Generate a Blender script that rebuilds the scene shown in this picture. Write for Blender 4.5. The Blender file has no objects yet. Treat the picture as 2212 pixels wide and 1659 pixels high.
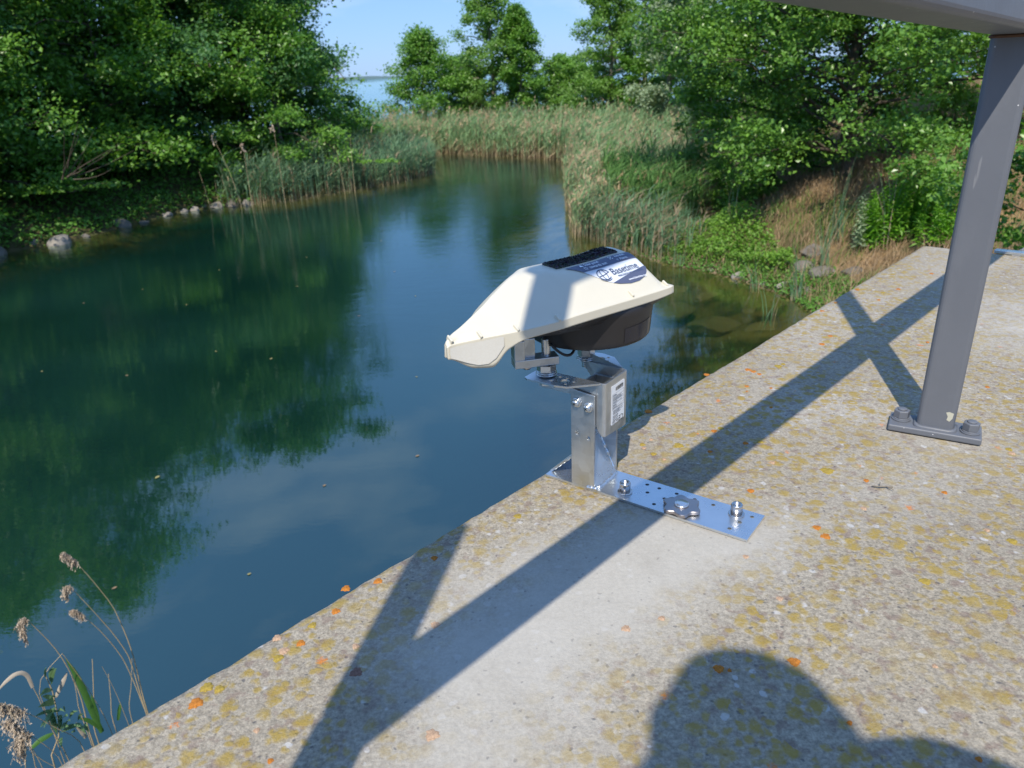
import bpy, bmesh, math, random
import numpy as np
from mathutils import Vector, Matrix
from mathutils.bvhtree import BVHTree
from mathutils.geometry import tessellate_polygon

R = math.radians
rng = np.random.default_rng(7)
random.seed(7)
sc = bpy.context.scene
COL = sc.collection
S = 0.5                      # near-field unit (half a metre): the camera is 1 unit above the concrete

# ------------------------------------------------------------------ camera
cam_d = bpy.data.cameras.new('camera')
cam = bpy.data.objects.new('camera', cam_d)
COL.objects.link(cam)
up_c = -Vector((166, -3730, -1586)).normalized()          # world up in camera axes
fw = Vector((0, 0, -1))
fy = (fw - fw.dot(up_c) * up_c).normalized()
fx = fy.cross(up_c)
M = Matrix((fx, fy, up_c)).to_4x4()
cam.matrix_world = Matrix.Translation((0, 0, S)) @ M
cam_d.sensor_width = 36
cam_d.lens = 1586 / 2212 * 36
cam_d.clip_start = 0.02
cam_d.clip_end = 9000
cam_d.dof.use_dof = True
cam_d.dof.focus_distance = 0.92
cam_d.dof.aperture_fstop = 11
sc.camera = cam

# ------------------------------------------------------------------ light
SUN = Vector((-0.176, -0.735, 1.0)).normalized()
el = math.asin(SUN.z)
az = math.atan2(SUN.x, SUN.y)
w = bpy.data.worlds.new('World')
sc.world = w
w.use_nodes = True
nt = w.node_tree
nt.nodes.clear()
out = nt.nodes.new('ShaderNodeOutputWorld')
bg = nt.nodes.new('ShaderNodeBackground')
sky = nt.nodes.new('ShaderNodeTexSky')
sky.sky_type = 'NISHITA'
sky.sun_disc = False
sky.sun_elevation = el
sky.sun_rotation = az
sky.air_density = 1.0
sky.dust_density = 0.25
sky.ozone_density = 2.0
bg.inputs[1].default_value = 0.135
# a few soft clouds, laid out by direction in the sky
tc = nt.nodes.new('ShaderNodeTexCoord')
mp = nt.nodes.new('ShaderNodeMapping')
mp.inputs['Scale'].default_value = (1.6, 1.6, 5.5)
mp.inputs['Location'].default_value = (0.35, 0.2, 0.1)
nz = nt.nodes.new('ShaderNodeTexNoise')
nz.inputs['Scale'].default_value = 2.2
nz.inputs['Detail'].default_value = 7
nz.inputs['Roughness'].default_value = 0.55
rp = nt.nodes.new('ShaderNodeValToRGB')
rp.color_ramp.elements[0].position = 0.53
rp.color_ramp.elements[1].position = 0.78
mx = nt.nodes.new('ShaderNodeMix')
mx.data_type = 'RGBA'
mx.inputs[7].default_value = (5.2, 5.9, 7.2, 1)
tint = nt.nodes.new('ShaderNodeMix')
tint.data_type = 'RGBA'
tint.blend_type = 'MULTIPLY'
tint.inputs[0].default_value = 1
tint.inputs[7].default_value = (0.80, 0.94, 1.10, 1)
L = nt.links.new
L(tc.outputs['Generated'], mp.inputs[0]); L(mp.outputs[0], nz.inputs['Vector']); L(nz.outputs[0], rp.inputs[0])
base = nt.nodes.new('ShaderNodeMix'); base.data_type = 'RGBA'; base.inputs[0].default_value = 0.72
base.inputs[7].default_value = (1.50, 2.95, 5.9, 1)
L(sky.outputs[0], tint.inputs[6]); L(tint.outputs[2], base.inputs[6]); L(base.outputs[2], mx.inputs[6]); cm = nt.nodes.new('ShaderNodeMath'); cm.operation = 'MULTIPLY'; cm.inputs[1].default_value = 0.55; L(rp.outputs[0], cm.inputs[0]); L(cm.outputs[0], mx.inputs[0])
L(mx.outputs[2], bg.inputs[0]); L(bg.outputs[0], out.inputs[0])

sun_d = bpy.data.lights.new('sun', 'SUN')
sun_d.energy = 4.1
sun_d.angle = R(0.53)
sun_d.color = (1.0, 0.92, 0.79)
sun = bpy.data.objects.new('sun', sun_d)
sun.rotation_euler = (-SUN).to_track_quat('-Z', 'Y').to_euler()
sun.location = SUN * 30
COL.objects.link(sun)
sc.view_settings.view_transform = 'Standard'
sc.view_settings.look = 'None'
sc.view_settings.exposure = 0.30
sc.view_settings.gamma = 1.0
sc.cycles.max_bounces = 8
sc.cycles.transparent_max_bounces = 12
sc.cycles.use_denoising = True
sc.cycles.caustics_reflective = False
sc.cycles.caustics_refractive = False


# ------------------------------------------------------------------ material helpers
class NT:
    def __init__(s, name):
        s.m = bpy.data.materials.new(name)
        s.m.use_nodes = True
        s.t = s.m.node_tree
        s.t.nodes.clear()
        s.o = s.t.nodes.new('ShaderNodeOutputMaterial')
        s._tc = None
    def n(s, typ, inp=None, **kw):
        nd = s.t.nodes.new('ShaderNode' + typ)
        for k, v in kw.items(): setattr(nd, k, v)
        for k, v in (inp or {}).items(): s.set(nd.inputs[k], v)
        return nd
    def set(s, sock, v):
        if isinstance(v, bpy.types.NodeSocket): s.t.links.new(v, sock)
        elif isinstance(v, bpy.types.Node): s.t.links.new(v.outputs[0], sock)
        else:
            if isinstance(v, (tuple, list)) and len(v) == 3 and sock.type == 'RGBA': v = (*v, 1)
            sock.default_value = v
    def obj(s):
        if not s._tc: s._tc = s.n('TexCoord')
        return s._tc.outputs['Object']
    def mapping(s, scale=(1, 1, 1), rot=(0, 0, 0), loc=(0, 0, 0)):
        return s.n('Mapping', {'Vector': s.obj(), 'Scale': scale, 'Rotation': rot, 'Location': loc}).outputs[0]
    def noise(s, scale, detail=4, rough=0.55, vec=None, dist=0.0):
        return s.n('TexNoise', {'Vector': vec or s.obj(), 'Scale': scale, 'Detail': detail, 'Roughness': rough, 'Distortion': dist}).outputs[0]
    def vor(s, scale, vec=None, feature='F1', out='Distance', rand=1.0):
        return s.n('TexVoronoi', {'Vector': vec or s.obj(), 'Scale': scale, 'Randomness': rand}, feature=feature).outputs[out]
    def ramp(s, fac, stops, interp='LINEAR'):
        nd = s.n('ValToRGB', {0: fac})
        cr = nd.color_ramp
        cr.interpolation = interp
        while len(cr.elements) < len(stops): cr.elements.new(0.5)
        for e_, (p, c) in zip(cr.elements, stops):
            e_.position = p
            e_.color = (c, c, c, 1) if isinstance(c, (int, float)) else (*c, 1)
        return nd.outputs[0]
    def math(s, op, a, b=0.0, clamp=False):
        return s.n('Math', {0: a, 1: b}, operation=op, use_clamp=clamp).outputs[0]
    def mix(s, fac, a, b, blend='MIX'):
        nd = s.n('Mix', data_type='RGBA', blend_type=blend)
        s.set(nd.inputs[0], fac); s.set(nd.inputs[6], a); s.set(nd.inputs[7], b)
        return nd.outputs[2]
    def attr(s, name, out='Fac'):
        return s.n('Attribute', attribute_name=name).outputs[out]
    def bump(s, h, strength=0.3, dist=0.01, normal=None):
        d = {'Height': h, 'Strength': strength, 'Distance': dist}
        if normal is not None: d['Normal'] = normal
        return s.n('Bump', d).outputs[0]
    def bsdf(s, **kw):
        d = {}
        names = dict(color='Base Color', rough='Roughness', metal='Metallic', normal='Normal', spec='Specular IOR Level',
                     ior='IOR', coat='Coat Weight', coat_rough='Coat Roughness', sheen='Sheen Weight', aniso='Anisotropic')
        for k, v in kw.items(): d[names[k]] = v
        return s.n('BsdfPrincipled', d).outputs[0]
    def done(s, sh):
        s.t.links.new(sh, s.o.inputs[0])
        return s.m


def m_plain(name, c, rough=0.5, metal=0.0, var=0.12, scale=30, bumpv=0.0, bscale=200, spec=0.5, coat=0.0):
    t = NT(name)
    col = t.mix(t.noise(scale, 5), tuple(x * (1 - var) for x in c), tuple(min(1, x * (1 + var)) for x in c))
    kw = dict(color=col, rough=t.math('ADD', rough - 0.06, t.math('MULTIPLY', t.noise(scale * 2.3, 3), 0.12)), metal=metal, spec=spec, coat=coat)
    if bumpv: kw['normal'] = t.bump(t.noise(bscale, 4), bumpv, 0.001)
    return t.done(t.bsdf(**kw))


def m_zinc(name, c=(0.60, 0.63, 0.66), rough=0.3, spangle=True):
    t = NT(name)
    v = t.vor(70, out='Color') if spangle else t.noise(40)
    g = t.n('SeparateColor', {0: v}).outputs[0] if spangle else v
    n1 = t.noise(25, 6, 0.65)
    st = t.noise(14, 5, 0.7, vec=t.mapping((1, 1, 9)))
    f = t.math('ADD', t.math('MULTIPLY', g, 0.28), t.math('ADD', t.math('MULTIPLY', n1, 0.45), t.math('MULTIPLY', st, 0.3)))
    col = t.mix(f, tuple(x * 0.72 for x in c), tuple(min(1, x * 1.22) for x in c))
    scr = t.ramp(t.noise(60, 3, 0.5, vec=t.mapping((1, 7, 1), rot=(0, 0, 0.7))), [(0.60, 0.0), (0.72, 1.0)])
    col = t.mix(t.math('MULTIPLY', scr, 0.35), col, (0.8, 0.82, 0.83))
    rg = t.math('ADD', rough - 0.1, t.math('MULTIPLY', f, 0.28))
    return t.done(t.bsdf(color=col, metal=0.93, rough=rg, normal=t.bump(t.noise(90, 5), 0.12, 0.002)))


# ------------------------------------------------------------------ object helpers
def tag(o, label=None, cat=None, group=None, kind=None):
    if label: o['label'] = label
    if cat: o['category'] = cat
    if group: o['group'] = group
    if kind: o['kind'] = kind
    return o


def empty(name, loc, label, cat, group=None):
    o = bpy.data.objects.new(name, None)
    o.empty_display_size = 0.1
    o.location = loc
    COL.objects.link(o)
    return tag(o, label, cat, group)


def link_mesh(name, me, mat, parent=None, base=None):
    o = bpy.data.objects.new(name, me)
    COL.objects.link(o)
    if mat and not me.materials: me.materials.append(mat)
    if parent:
        o.parent = parent
        if base is not None: o.matrix_parent_inverse = Matrix.Translation(-Vector(base))
        else:
            p = parent
            v = Vector((0, 0, 0))
            while p: v += p.location; p = p.parent
            # geometry is authored in world metres; cancel every ancestor's own place
            par_has_inv = parent.parent is not None
            if par_has_inv: o.matrix_parent_inverse = Matrix.Identity(4)
            else: o.matrix_parent_inverse = Matrix.Translation(-parent.location)
    return o


class MB:
    """collects simple solids into one mesh (world metres)"""
    def __init__(s): s.bm = bmesh.new()
    def _f(s, vs, fs, smooth=False):
        v = [s.bm.verts.new(p) for p in vs]
        for f in fs:
            try:
                ff = s.bm.faces.new([v[i] for i in f]); ff.smooth = smooth
            except ValueError: pass
    def box(s, c, size, X=(1, 0, 0), Y=(0, 1, 0), Z=(0, 0, 1)):
        c = Vector(c); X = Vector(X).normalized(); Y = Vector(Y).normalized(); Z = Vector(Z).normalized()
        a, b, d = [q / 2 for q in size]
        vs = [c + X * a * i + Y * b * j + Z * d * k for k in (-1, 1) for j in (-1, 1) for i in (-1, 1)]
        s._f(vs, [(0, 2, 3, 1), (4, 5, 7, 6), (0, 1, 5, 4), (2, 6, 7, 3), (0, 4, 6, 2), (1, 3, 7, 5)])
        return s
    def quadbox(s, q, n, th):
        """a plate from 4+ corner points q, extruded th along n"""
        n = Vector(n).normalized() * th
        k = len(q)
        vs = [Vector(p) for p in q] + [Vector(p) + n for p in q]
        s._f(vs, [tuple(range(k))[::-1], tuple(range(k, 2 * k))] + [(i, (i + 1) % k, k + (i + 1) % k, k + i) for i in range(k)])
        return s
    def lathe(s, p0, axis, prof, n=24, smooth=True, X=None):
        """prof: list of (distance along axis, radius)"""
        p0 = Vector(p0); a = Vector(axis).normalized()
        x = Vector(X) if X else a.orthogonal(); x = (x - x.dot(a) * a).normalized(); y = a.cross(x)
        vs = []
        for d, r in prof:
            for i in range(n):
                t = 2 * math.pi * i / n
                vs.append(p0 + a * d + (x * math.cos(t) + y * math.sin(t)) * r)
        fs = []
        for k in range(len(prof) - 1):
            for i in range(n):
                j = (i + 1) % n
                fs.append((k * n + i, k * n + j, (k + 1) * n + j, (k + 1) * n + i))
        s._f(vs, fs + [tuple(range(n))[::-1], tuple(range((len(prof) - 1) * n, len(prof) * n))], smooth)
        return s
    def tube(s, pts, rad, n=8, smooth=True):
        pts = [Vector(p) for p in pts]
        m = len(pts)
        rs = rad if isinstance(rad, (list, tuple)) else [rad] * m
        vs = []; x = None
        for i, p in enumerate(pts):
            t = (pts[min(i + 1, m - 1)] - pts[max(i - 1, 0)]).normalized()
            if x is None: x = t.orthogonal().normalized()
            x = (x - x.dot(t) * t).normalized(); y = t.cross(x)
            for k in range(n):
                a = 2 * math.pi * k / n
                vs.append(p + (x * math.cos(a) + y * math.sin(a)) * rs[i])
        fs = [(i * n + k, i * n + (k + 1) % n, (i + 1) * n + (k + 1) % n, (i + 1) * n + k) for i in range(m - 1) for k in range(n)]
        s._f(vs, fs + [tuple(range(n))[::-1], tuple(range((m - 1) * n, m * n))], smooth)
        return s
    def raw(s, vs, fs, smooth=False): s._f([Vector(v) for v in vs], fs, smooth); return s
    def build(s, name, mat, parent=None, bevel=0.0, segs=2, weld=False):
        if weld: bmesh.ops.remove_doubles(s.bm, verts=s.bm.verts, dist=1e-6)
        bmesh.ops.recalc_face_normals(s.bm, faces=s.bm.faces)
        me = bpy.data.meshes.new(name)
        s.bm.to_mesh(me); s.bm.free()
        o = link_mesh(name, me, mat, parent)
        if bevel:
            b = o.modifiers.new('bevel', 'BEVEL'); b.width = bevel; b.segments = segs; b.limit_method = 'ANGLE'; b.angle_limit = R(35)
            b.harden_normals = False
        return o


def np_mesh(name, V, F, smooth=False, attrs=None):
    """V (n,3), F (m,k)"""
    me = bpy.data.meshes.new(name)
    V = np.asarray(V, dtype=np.float32); F = np.asarray(F, dtype=np.int32)
    k = F.shape[1]
    me.vertices.add(len(V)); me.vertices.foreach_set('co', V.ravel())
    me.loops.add(F.size); me.loops.foreach_set('vertex_index', F.ravel())
    me.polygons.add(len(F))
    me.polygons.foreach_set('loop_start', np.arange(0, F.size, k, dtype=np.int32))
    me.polygons.foreach_set('loop_total', np.full(len(F), k, dtype=np.int32))
    me.polygons.foreach_set('use_smooth', np.full(len(F), smooth, dtype=bool))
    for nm, (dom, arr) in (attrs or {}).items():
        a = me.attributes.new(nm, 'FLOAT', dom)
        a.data.foreach_set('value', np.asarray(arr, dtype=np.float32).ravel())
    me.update(calc_edges=True)
    me.validate()
    return me


def join_np(parts):
    """parts: list of (V,F,attr per vertex dict)"""
    Vs, Fs, off = [], [], 0
    for V, F in parts:
        Vs.append(V); Fs.append(F + off); off += len(V)
    return np.concatenate(Vs), np.concatenate(Fs)


def noise3(p, seed=0):
    """cheap smooth pseudo-noise, vectorised, about -1..1"""
    r = np.random.default_rng(seed)
    v = np.zeros(len(p)); 
    for i in range(7):
        k = r.normal(size=p.shape[1]) * (1.0 + 0.55 * i); ph = r.uniform(0, 6.28)
        v += np.sin(p @ k + ph) / (1 + 0.35 * i)
    return v / 3.2


# ================================================================== MATERIALS
def mat_concrete():
    t = NT('weathered_concrete')
    lich = t.attr('lichen')
    big = t.noise(2.2, 6, 0.6)
    mid = t.noise(28, 6, 0.65)
    fine = t.noise(330, 5, 0.75)
    base = t.mix(t.ramp(big, [(0.3, 0.0), (0.7, 1.0)]), (0.325, 0.287, 0.226), (0.425, 0.38, 0.305))
    clean = t.mix(mid, (0.395, 0.373, 0.33), (0.46, 0.438, 0.392))
    col = t.mix(lich, clean, base)
    # grains
    gr = t.ramp(fine, [(0.36, 0.66), (0.52, 1.0), (0.66, 1.22)])
    gr2 = t.ramp(t.noise(160, 3, 0.6), [(0.35, 0.76), (0.6, 1.10)])
    amount = t.math('ADD', 0.22, t.math('MULTIPLY', lich, 0.78))
    col = t.mix(amount, col, t.mix(1.0, t.mix(1.0, col, gr, 'MULTIPLY'), gr2, 'MULTIPLY'))
    stain = t.ramp(t.noise(6.5, 6, 0.65, dist=0.6), [(0.50, 0.0), (0.68, 1.0)])
    col = t.mix(t.math('MULTIPLY', stain, 0.22), col, (0.20, 0.175, 0.14))
    edge_pale = t.ramp(t.noise(3.1, 5, 0.6), [(0.52, 0.0), (0.66, 1.0)])
    col = t.mix(t.math('MULTIPLY', edge_pale, 0.30), col, (0.50, 0.48, 0.45))
    # dark pits and pale stones
    wv = t.n('Mapping', {'Vector': t.n('VectorMath', {0: t.obj(), 1: t.n('VectorMath', {0: t.n('TexNoise', {'Vector': t.obj(), 'Scale': 60.0, 'Detail': 3.0}).outputs['Color'], 'Scale': 0.012}, operation='SCALE').outputs[0]}, operation='ADD').outputs[0]}).outputs[0]
    pal_c = t.n('TexVoronoi', {'Vector': wv, 'Scale': 105.0}); 
    pv = t.n('SeparateColor', {0: pal_c.outputs['Color']}).outputs[0]
    pale = t.math('MULTIPLY', t.ramp(pal_c.outputs['Distance'], [(0.30, 1.0), (0.42, 0.0)]), t.math('GREATER_THAN', pv, 0.945))
    col = t.mix(t.math('MULTIPLY', pale, t.math('ADD', 0.2, t.math('MULTIPLY', lich, 0.45))), col, (0.56, 0.56, 0.56))
    pit_c = t.n('TexVoronoi', {'Vector': wv, 'Scale': 150.0})
    qv = t.n('SeparateColor', {0: pit_c.outputs['Color']}).outputs[1]
    pit = t.math('MULTIPLY', t.ramp(pit_c.outputs['Distance'], [(0.16, 1.0), (0.28, 0.0)]), t.math('GREATER_THAN', qv, 0.86))
    col = t.mix(t.math('MULTIPLY', pit, t.math('ADD', 0.28, t.math('MULTIPLY', lich, 0.4))), col, (0.09, 0.09, 0.10))
    # violet-brown crusts
    br = t.ramp(t.noise(55, 5, 0.62), [(0.54, 0.0), (0.62, 1.0)])
    brm = t.math('MULTIPLY', br, t.math('MULTIPLY', lich, 0.5))
    col = t.mix(brm, col, (0.19, 0.125, 0.105))
    # mustard lichen: rounded blobs of two sizes with ragged rims
    def blobs(scale, thr, r0, r1, ch, seed):
        vec = t.n('Mapping', {'Vector': wv, 'Location': (seed, seed * 2.1, 0)}).outputs[0]
        v = t.n('TexVoronoi', {'Vector': vec, 'Scale': scale})
        sel = t.n('SeparateColor', {0: v.outputs['Color']})
        rr = t.math('ADD', v.outputs['Distance'], t.math('MULTIPLY', t.math('SUBTRACT', t.noise(240, 3, 0.7), 0.5), 0.42))
        return t.math('MULTIPLY', t.ramp(rr, [(r0, 1.0), (r1, 0.0)]), t.math('GREATER_THAN', sel.outputs[ch], thr)), sel
    dens = t.ramp(t.noise(7.0, 5, 0.65), [(0.34, 0.0), (0.56, 1.0)])
    b1, s1 = blobs(56, 0.46, 0.30, 0.56, 0, 1.3)
    b2, s2 = blobs(104, 0.46, 0.28, 0.54, 1, 5.1)
    must = t.math('MULTIPLY', t.math('MAXIMUM', b1, t.math('MULTIPLY', b2, 0.9)), t.math('MULTIPLY', lich, t.math('ADD', 0.36, t.math('MULTIPLY', dens, 0.64))))
    must = t.math('MULTIPLY', must, t.ramp(t.noise(200, 4, 0.8), [(0.28, 0.35), (0.5, 1.0)]))
    mc = t.mix(t.noise(90, 3), (0.27, 0.185, 0.03), (0.44, 0.32, 0.07))
    col = t.mix(t.math('MULTIPLY', must, 0.86), col, mc)
    # small orange spots
    b3, s3 = blobs(30, 0.955, 0.16, 0.24, 2, 9.7)
    col = t.mix(t.math('MULTIPLY', b3, t.math('MULTIPLY', lich, 0.85)), col, (0.62, 0.20, 0.035))
    h = t.math('ADD', t.math('MULTIPLY', fine, 1.0), t.math('ADD', t.math('MULTIPLY', t.noise(90, 5, 0.7), 1.2), t.math('MULTIPLY', t.math('SUBTRACT', must, pit), 0.5)))
    h = t.math('MULTIPLY', h, t.math('ADD', 0.25, t.math('MULTIPLY', lich, 0.75)))
    return t.done(t.bsdf(color=col, rough=0.93, spec=0.25, normal=t.bump(h, 0.6, 0.003)))


def mat_leaf(name, dark, light, rough=0.42, trans=0.35, spec=0.5):
    t = NT(name)
    v = t.attr('tint')
    col = t.mix(v, dark, light)
    col = t.mix(t.noise(1.3, 3), t.mix(1.0, col, (0.78, 0.82, 0.8), 'MULTIPLY'), t.mix(1.0, col, (1.25, 1.18, 1.1), 'MULTIPLY'))
    p = t.bsdf(color=col, rough=rough, spec=spec)
    tr = t.n('BsdfTranslucent', {'Color': t.mix(1.0, col, (1.35, 1.45, 0.45), 'MULTIPLY')}).outputs[0]
    ms = t.n('MixShader', {0: trans, 1: p, 2: tr}).outputs[0]
    return t.done(ms)


def mat_reed(name, green, green2, tan, low=0.25, high=0.6):
    t = NT(name)
    h = t.attr('hfrac'); v = t.attr('tint'); dead = t.attr('dead')
    g = t.mix(v, green, green2)
    tn = t.mix(v, tan, tuple(x * 0.6 for x in tan))
    f = t.math('MAXIMUM', t.math('SUBTRACT', 1.0, t.ramp(t.math('ADD', h, t.math('MULTIPLY', t.math('SUBTRACT', v, 0.5), 0.25)), [(low, 0.0), (high, 1.0)])), dead)
    col = t.mix(f, g, tn)
    p = t.bsdf(color=col, rough=0.6, spec=0.3)
    tr = t.n('BsdfTranslucent', {'Color': col}).outputs[0]
    return t.done(t.n('MixShader', {0: 0.3, 1: p, 2: tr}).outputs[0])


def mat_water():
    t = NT('pond_water')
    dp = t.attr('depth')
    wave = t.math('ADD', t.math('MULTIPLY', t.noise(2.2, 4, 0.6, vec=t.mapping((1.0, 2.4, 1), rot=(0, 0, 0.35))), 1.0),
                  t.math('MULTIPLY', t.noise(8, 3, 0.6, vec=t.mapping((1.0, 2.6, 1), rot=(0, 0, 0.35))), 0.30))
    patch = t.ramp(t.noise(0.16, 3, 0.5), [(0.35, 0.30), (0.65, 1.0)])
    wave = t.math('MULTIPLY', wave, t.math('MULTIPLY', patch, t.attr('ripple')))
    nrm = t.bump(wave, 1.0, 0.013)
    deepc = t.mix(t.ramp(t.noise(0.22, 3, 0.5), [(0.35, 0.0), (0.7, 1.0)]), (0.0035, 0.020, 0.014), (0.007, 0.031, 0.025))
    body = t.n('BsdfDiffuse', {'Color': deepc}).outputs[0]
    clear = t.n('BsdfTransparent', {'Color': (0.84, 0.88, 0.68, 1)}).outputs[0]
    b = t.n('MixShader', {0: dp, 1: clear, 2: body}).outputs[0]
    gl = t.n('BsdfGlossy', {'Color': (0.82, 0.98, 1.0, 1), 'Roughness': 0.015, 'Normal': nrm}).outputs[0]
    fr = t.n('Fresnel', {'IOR': 2.4, 'Normal': nrm}).outputs[0]
    back = t.n('NewGeometry').outputs['Backfacing']
    fr = t.math('ADD', t.math('MULTIPLY', fr, t.math('SUBTRACT', 1.0, back)), t.math('MULTIPLY', back, 0.06))
    return t.done(t.n('MixShader', {0: fr, 1: b, 2: gl}).outputs[0])


def mat_ground():
    t = NT('bank_soil')
    z = t.n('SeparateXYZ', {0: t.obj()})
    dry = t.ramp(t.noise(0.45, 5, 0.6), [(0.42, 0.0), (0.60, 1.0)])
    wside = t.attr('dryness')
    soil = t.mix(t.noise(3, 6, 0.7), (0.07, 0.05, 0.03), (0.20, 0.14, 0.085))
    grn = t.mix(t.noise(6, 5, 0.7), (0.022, 0.045, 0.010), (0.06, 0.10, 0.02))
    straw = t.mix(t.noise(9, 6, 0.75), (0.30, 0.19, 0.10), (0.52, 0.35, 0.19))
    a = t.mix(t.noise(1.7, 4), grn, soil)
    a = t.mix(t.math('MULTIPLY', wside, dry), a, straw)
    mud = t.mix(t.ramp(t.noise(1.6, 5, 0.65, dist=0.4), [(0.40, 0.0), (0.6, 1.0)]), (0.028, 0.032, 0.014), (0.125, 0.105, 0.038))
    uw = t.ramp(t.math('ADD', z.outputs[2], 4.0), [(0.93, 1.0), (1.0, 0.0)])
    col = t.mix(uw, a, mud)
    return t.done(t.bsdf(color=col, rough=0.95, spec=0.2, normal=t.bump(t.noise(12, 6, 0.7), 0.8, 0.05)))


def mat_rock(name, c, seed=0):
    t = NT(name)
    col = t.mix(t.noise(5, 6, 0.7, vec=t.mapping(loc=(seed, seed, seed))), tuple(x * 0.55 for x in c), c)
    z = t.n('SeparateXYZ', {0: t.obj()}).outputs[2]
    return t.done(t.bsdf(color=col, rough=0.9, spec=0.3, normal=t.bump(t.noise(14, 6, 0.7), 0.6, 0.03)))


def mat_paint():
    t = NT('anthracite_paint')
    col = t.mix(t.noise(7, 5, 0.6), (0.120, 0.130, 0.152), (0.150, 0.162, 0.188))
    sp = t.n('TexVoronoi', {'Vector': t.obj(), 'Scale': 95.0})
    sel = t.math('MULTIPLY', t.ramp(sp.outputs['Distance'], [(0.06, 1.0), (0.10, 0.0)]), t.math('GREATER_THAN', t.n('SeparateColor', {0: sp.outputs['Color']}).outputs[0], 0.82))
    col = t.mix(sel, col, (0.66, 0.66, 0.68))
    dust = t.ramp(t.noise(9, 6, 0.7, vec=t.mapping((1, 1, .35))), [(0.48, 0.0), (0.70, 1.0)])
    col = t.mix(t.math('MULTIPLY', dust, 0.30), col, (0.20, 0.21, 0.23))
    scr = t.ramp(t.noise(75, 3, 0.6, vec=t.mapping((1, 1, .12))), [(0.70, 0.0), (0.74, 1.0)])
    col = t.mix(t.math('MULTIPLY', scr, 0.35), col, (0.33, 0.33, 0.34))
    rust = t.ramp(t.noise(22, 6, 0.7), [(0.66, 0.0), (0.74, 1.0)])
    col = t.mix(t.math('MULTIPLY', rust, t.attr('rust')), col, (0.16, 0.055, 0.02))
    return t.done(t.bsdf(color=col, rough=t.math('ADD', 0.40, t.math('MULTIPLY', t.noise(30, 4), 0.15)), spec=0.5,
                         normal=t.bump(t.noise(130, 4, 0.6), 0.10, 0.002)))


M_CONC = mat_concrete()
M_GROUND = mat_ground()
M_WATER = mat_water()
M_PAINT = mat_paint()
M_ZINC = m_zinc('galvanised_steel')
M_ZINC2 = m_zinc('bright_zinc', (0.70, 0.74, 0.78), 0.24, False)
M_STEEL = m_plain('stainless_steel', (0.62, 0.60, 0.59), 0.24, 1.0, 0.06)
M_CAST = m_plain('brushed_steel_knob', (0.40, 0.37, 0.37), 0.34, 0.95, 0.08, 60, 0.06, 400)
M_WHITE = m_plain('white_plastic', (0.625, 0.59, 0.49), 0.40, 0.0, 0.045, 26, 0.03, 900)
M_BLACK = m_plain('black_plastic', (0.020, 0.019, 0.021), 0.42, 0.0, 0.15, 20, 0.05, 900)
M_NAVY = m_plain('sticker_slate', (0.085, 0.10, 0.17), 0.4, 0, 0.03)
M_INK = m_plain('sticker_navy_ink', (0.03, 0.06, 0.14), 0.45, 0, 0.02)
M_STICK = m_plain('sticker_white', (0.68, 0.72, 0.80), 0.35, 0, 0.01)
M_PRINT = m_plain('sticker_white_print', (0.78, 0.82, 0.9), 0.4, 0, 0.01)
M_LABEL = m_plain('paper_label', (0.84, 0.86, 0.88), 0.5, 0, 0.01)
M_LINK = m_plain('label_ink', (0.045, 0.05, 0.06), 0.6, 0, 0.02)
M_CABLE = m_plain('black_rubber', (0.012, 0.012, 0.014), 0.45)
M_SOLAR = m_plain('solar_cells', (0.01, 0.014, 0.035), 0.15, 0, 0.3, 60)
M_DARKGAP = m_plain('shade_black', (0.006, 0.006, 0.007), 0.6)  # near-black that stands in for shade inside holes and recesses
M_CHIP = m_plain('bare_primer', (0.50, 0.49, 0.40), 0.7)
M_BARK = m_plain('bark', (0.11, 0.09, 0.07), 0.9, 0, 0.45, 5, 0.5, 30, 0.2)
M_BARK2 = m_plain('pale_bark', (0.24, 0.21, 0.17), 0.9, 0, 0.35, 5, 0.5, 30, 0.2)
M_DRYSTEM = m_plain('dry_reed_stem', (0.46, 0.36, 0.21), 0.7, 0, 0.35, 18, 0.1)
M_PLUME = m_plain('reed_plume', (0.52, 0.43, 0.33), 0.9, 0, 0.4, 60, 0, 200, 0.1)


def mat_reflect():
    t = NT('reflective_tape')
    v = t.vor(260, feature='DISTANCE_TO_EDGE')
    col = t.mix(t.ramp(v, [(0.0, 0.0), (0.12, 1.0)]), (0.635, 0.615, 0.56), (0.655, 0.64, 0.59))
    return t.done(t.bsdf(color=col, rough=0.3, spec=0.5))


def mat_velcro():
    t = NT('hook_tape')
    v = t.n('TexVoronoi', {'Vector': t.obj(), 'Scale': 420.0})
    n1 = t.n('TexVoronoi', {'Vector': t.obj(), 'Scale': 420.0}).outputs['Color']
    hsv = t.n('HueSaturation', {'Color': n1, 'Saturation': 0.8, 'Value': 0.16}).outputs[0]
    col = t.mix(0.55, (0.012, 0.013, 0.02), hsv)
    return t.done(t.bsdf(color=col, rough=0.35, spec=0.6, normal=t.bump(v.outputs['Distance'], 1.0, 0.004)))


M_TAPE = mat_reflect()
M_VELCRO = mat_velcro()

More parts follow.
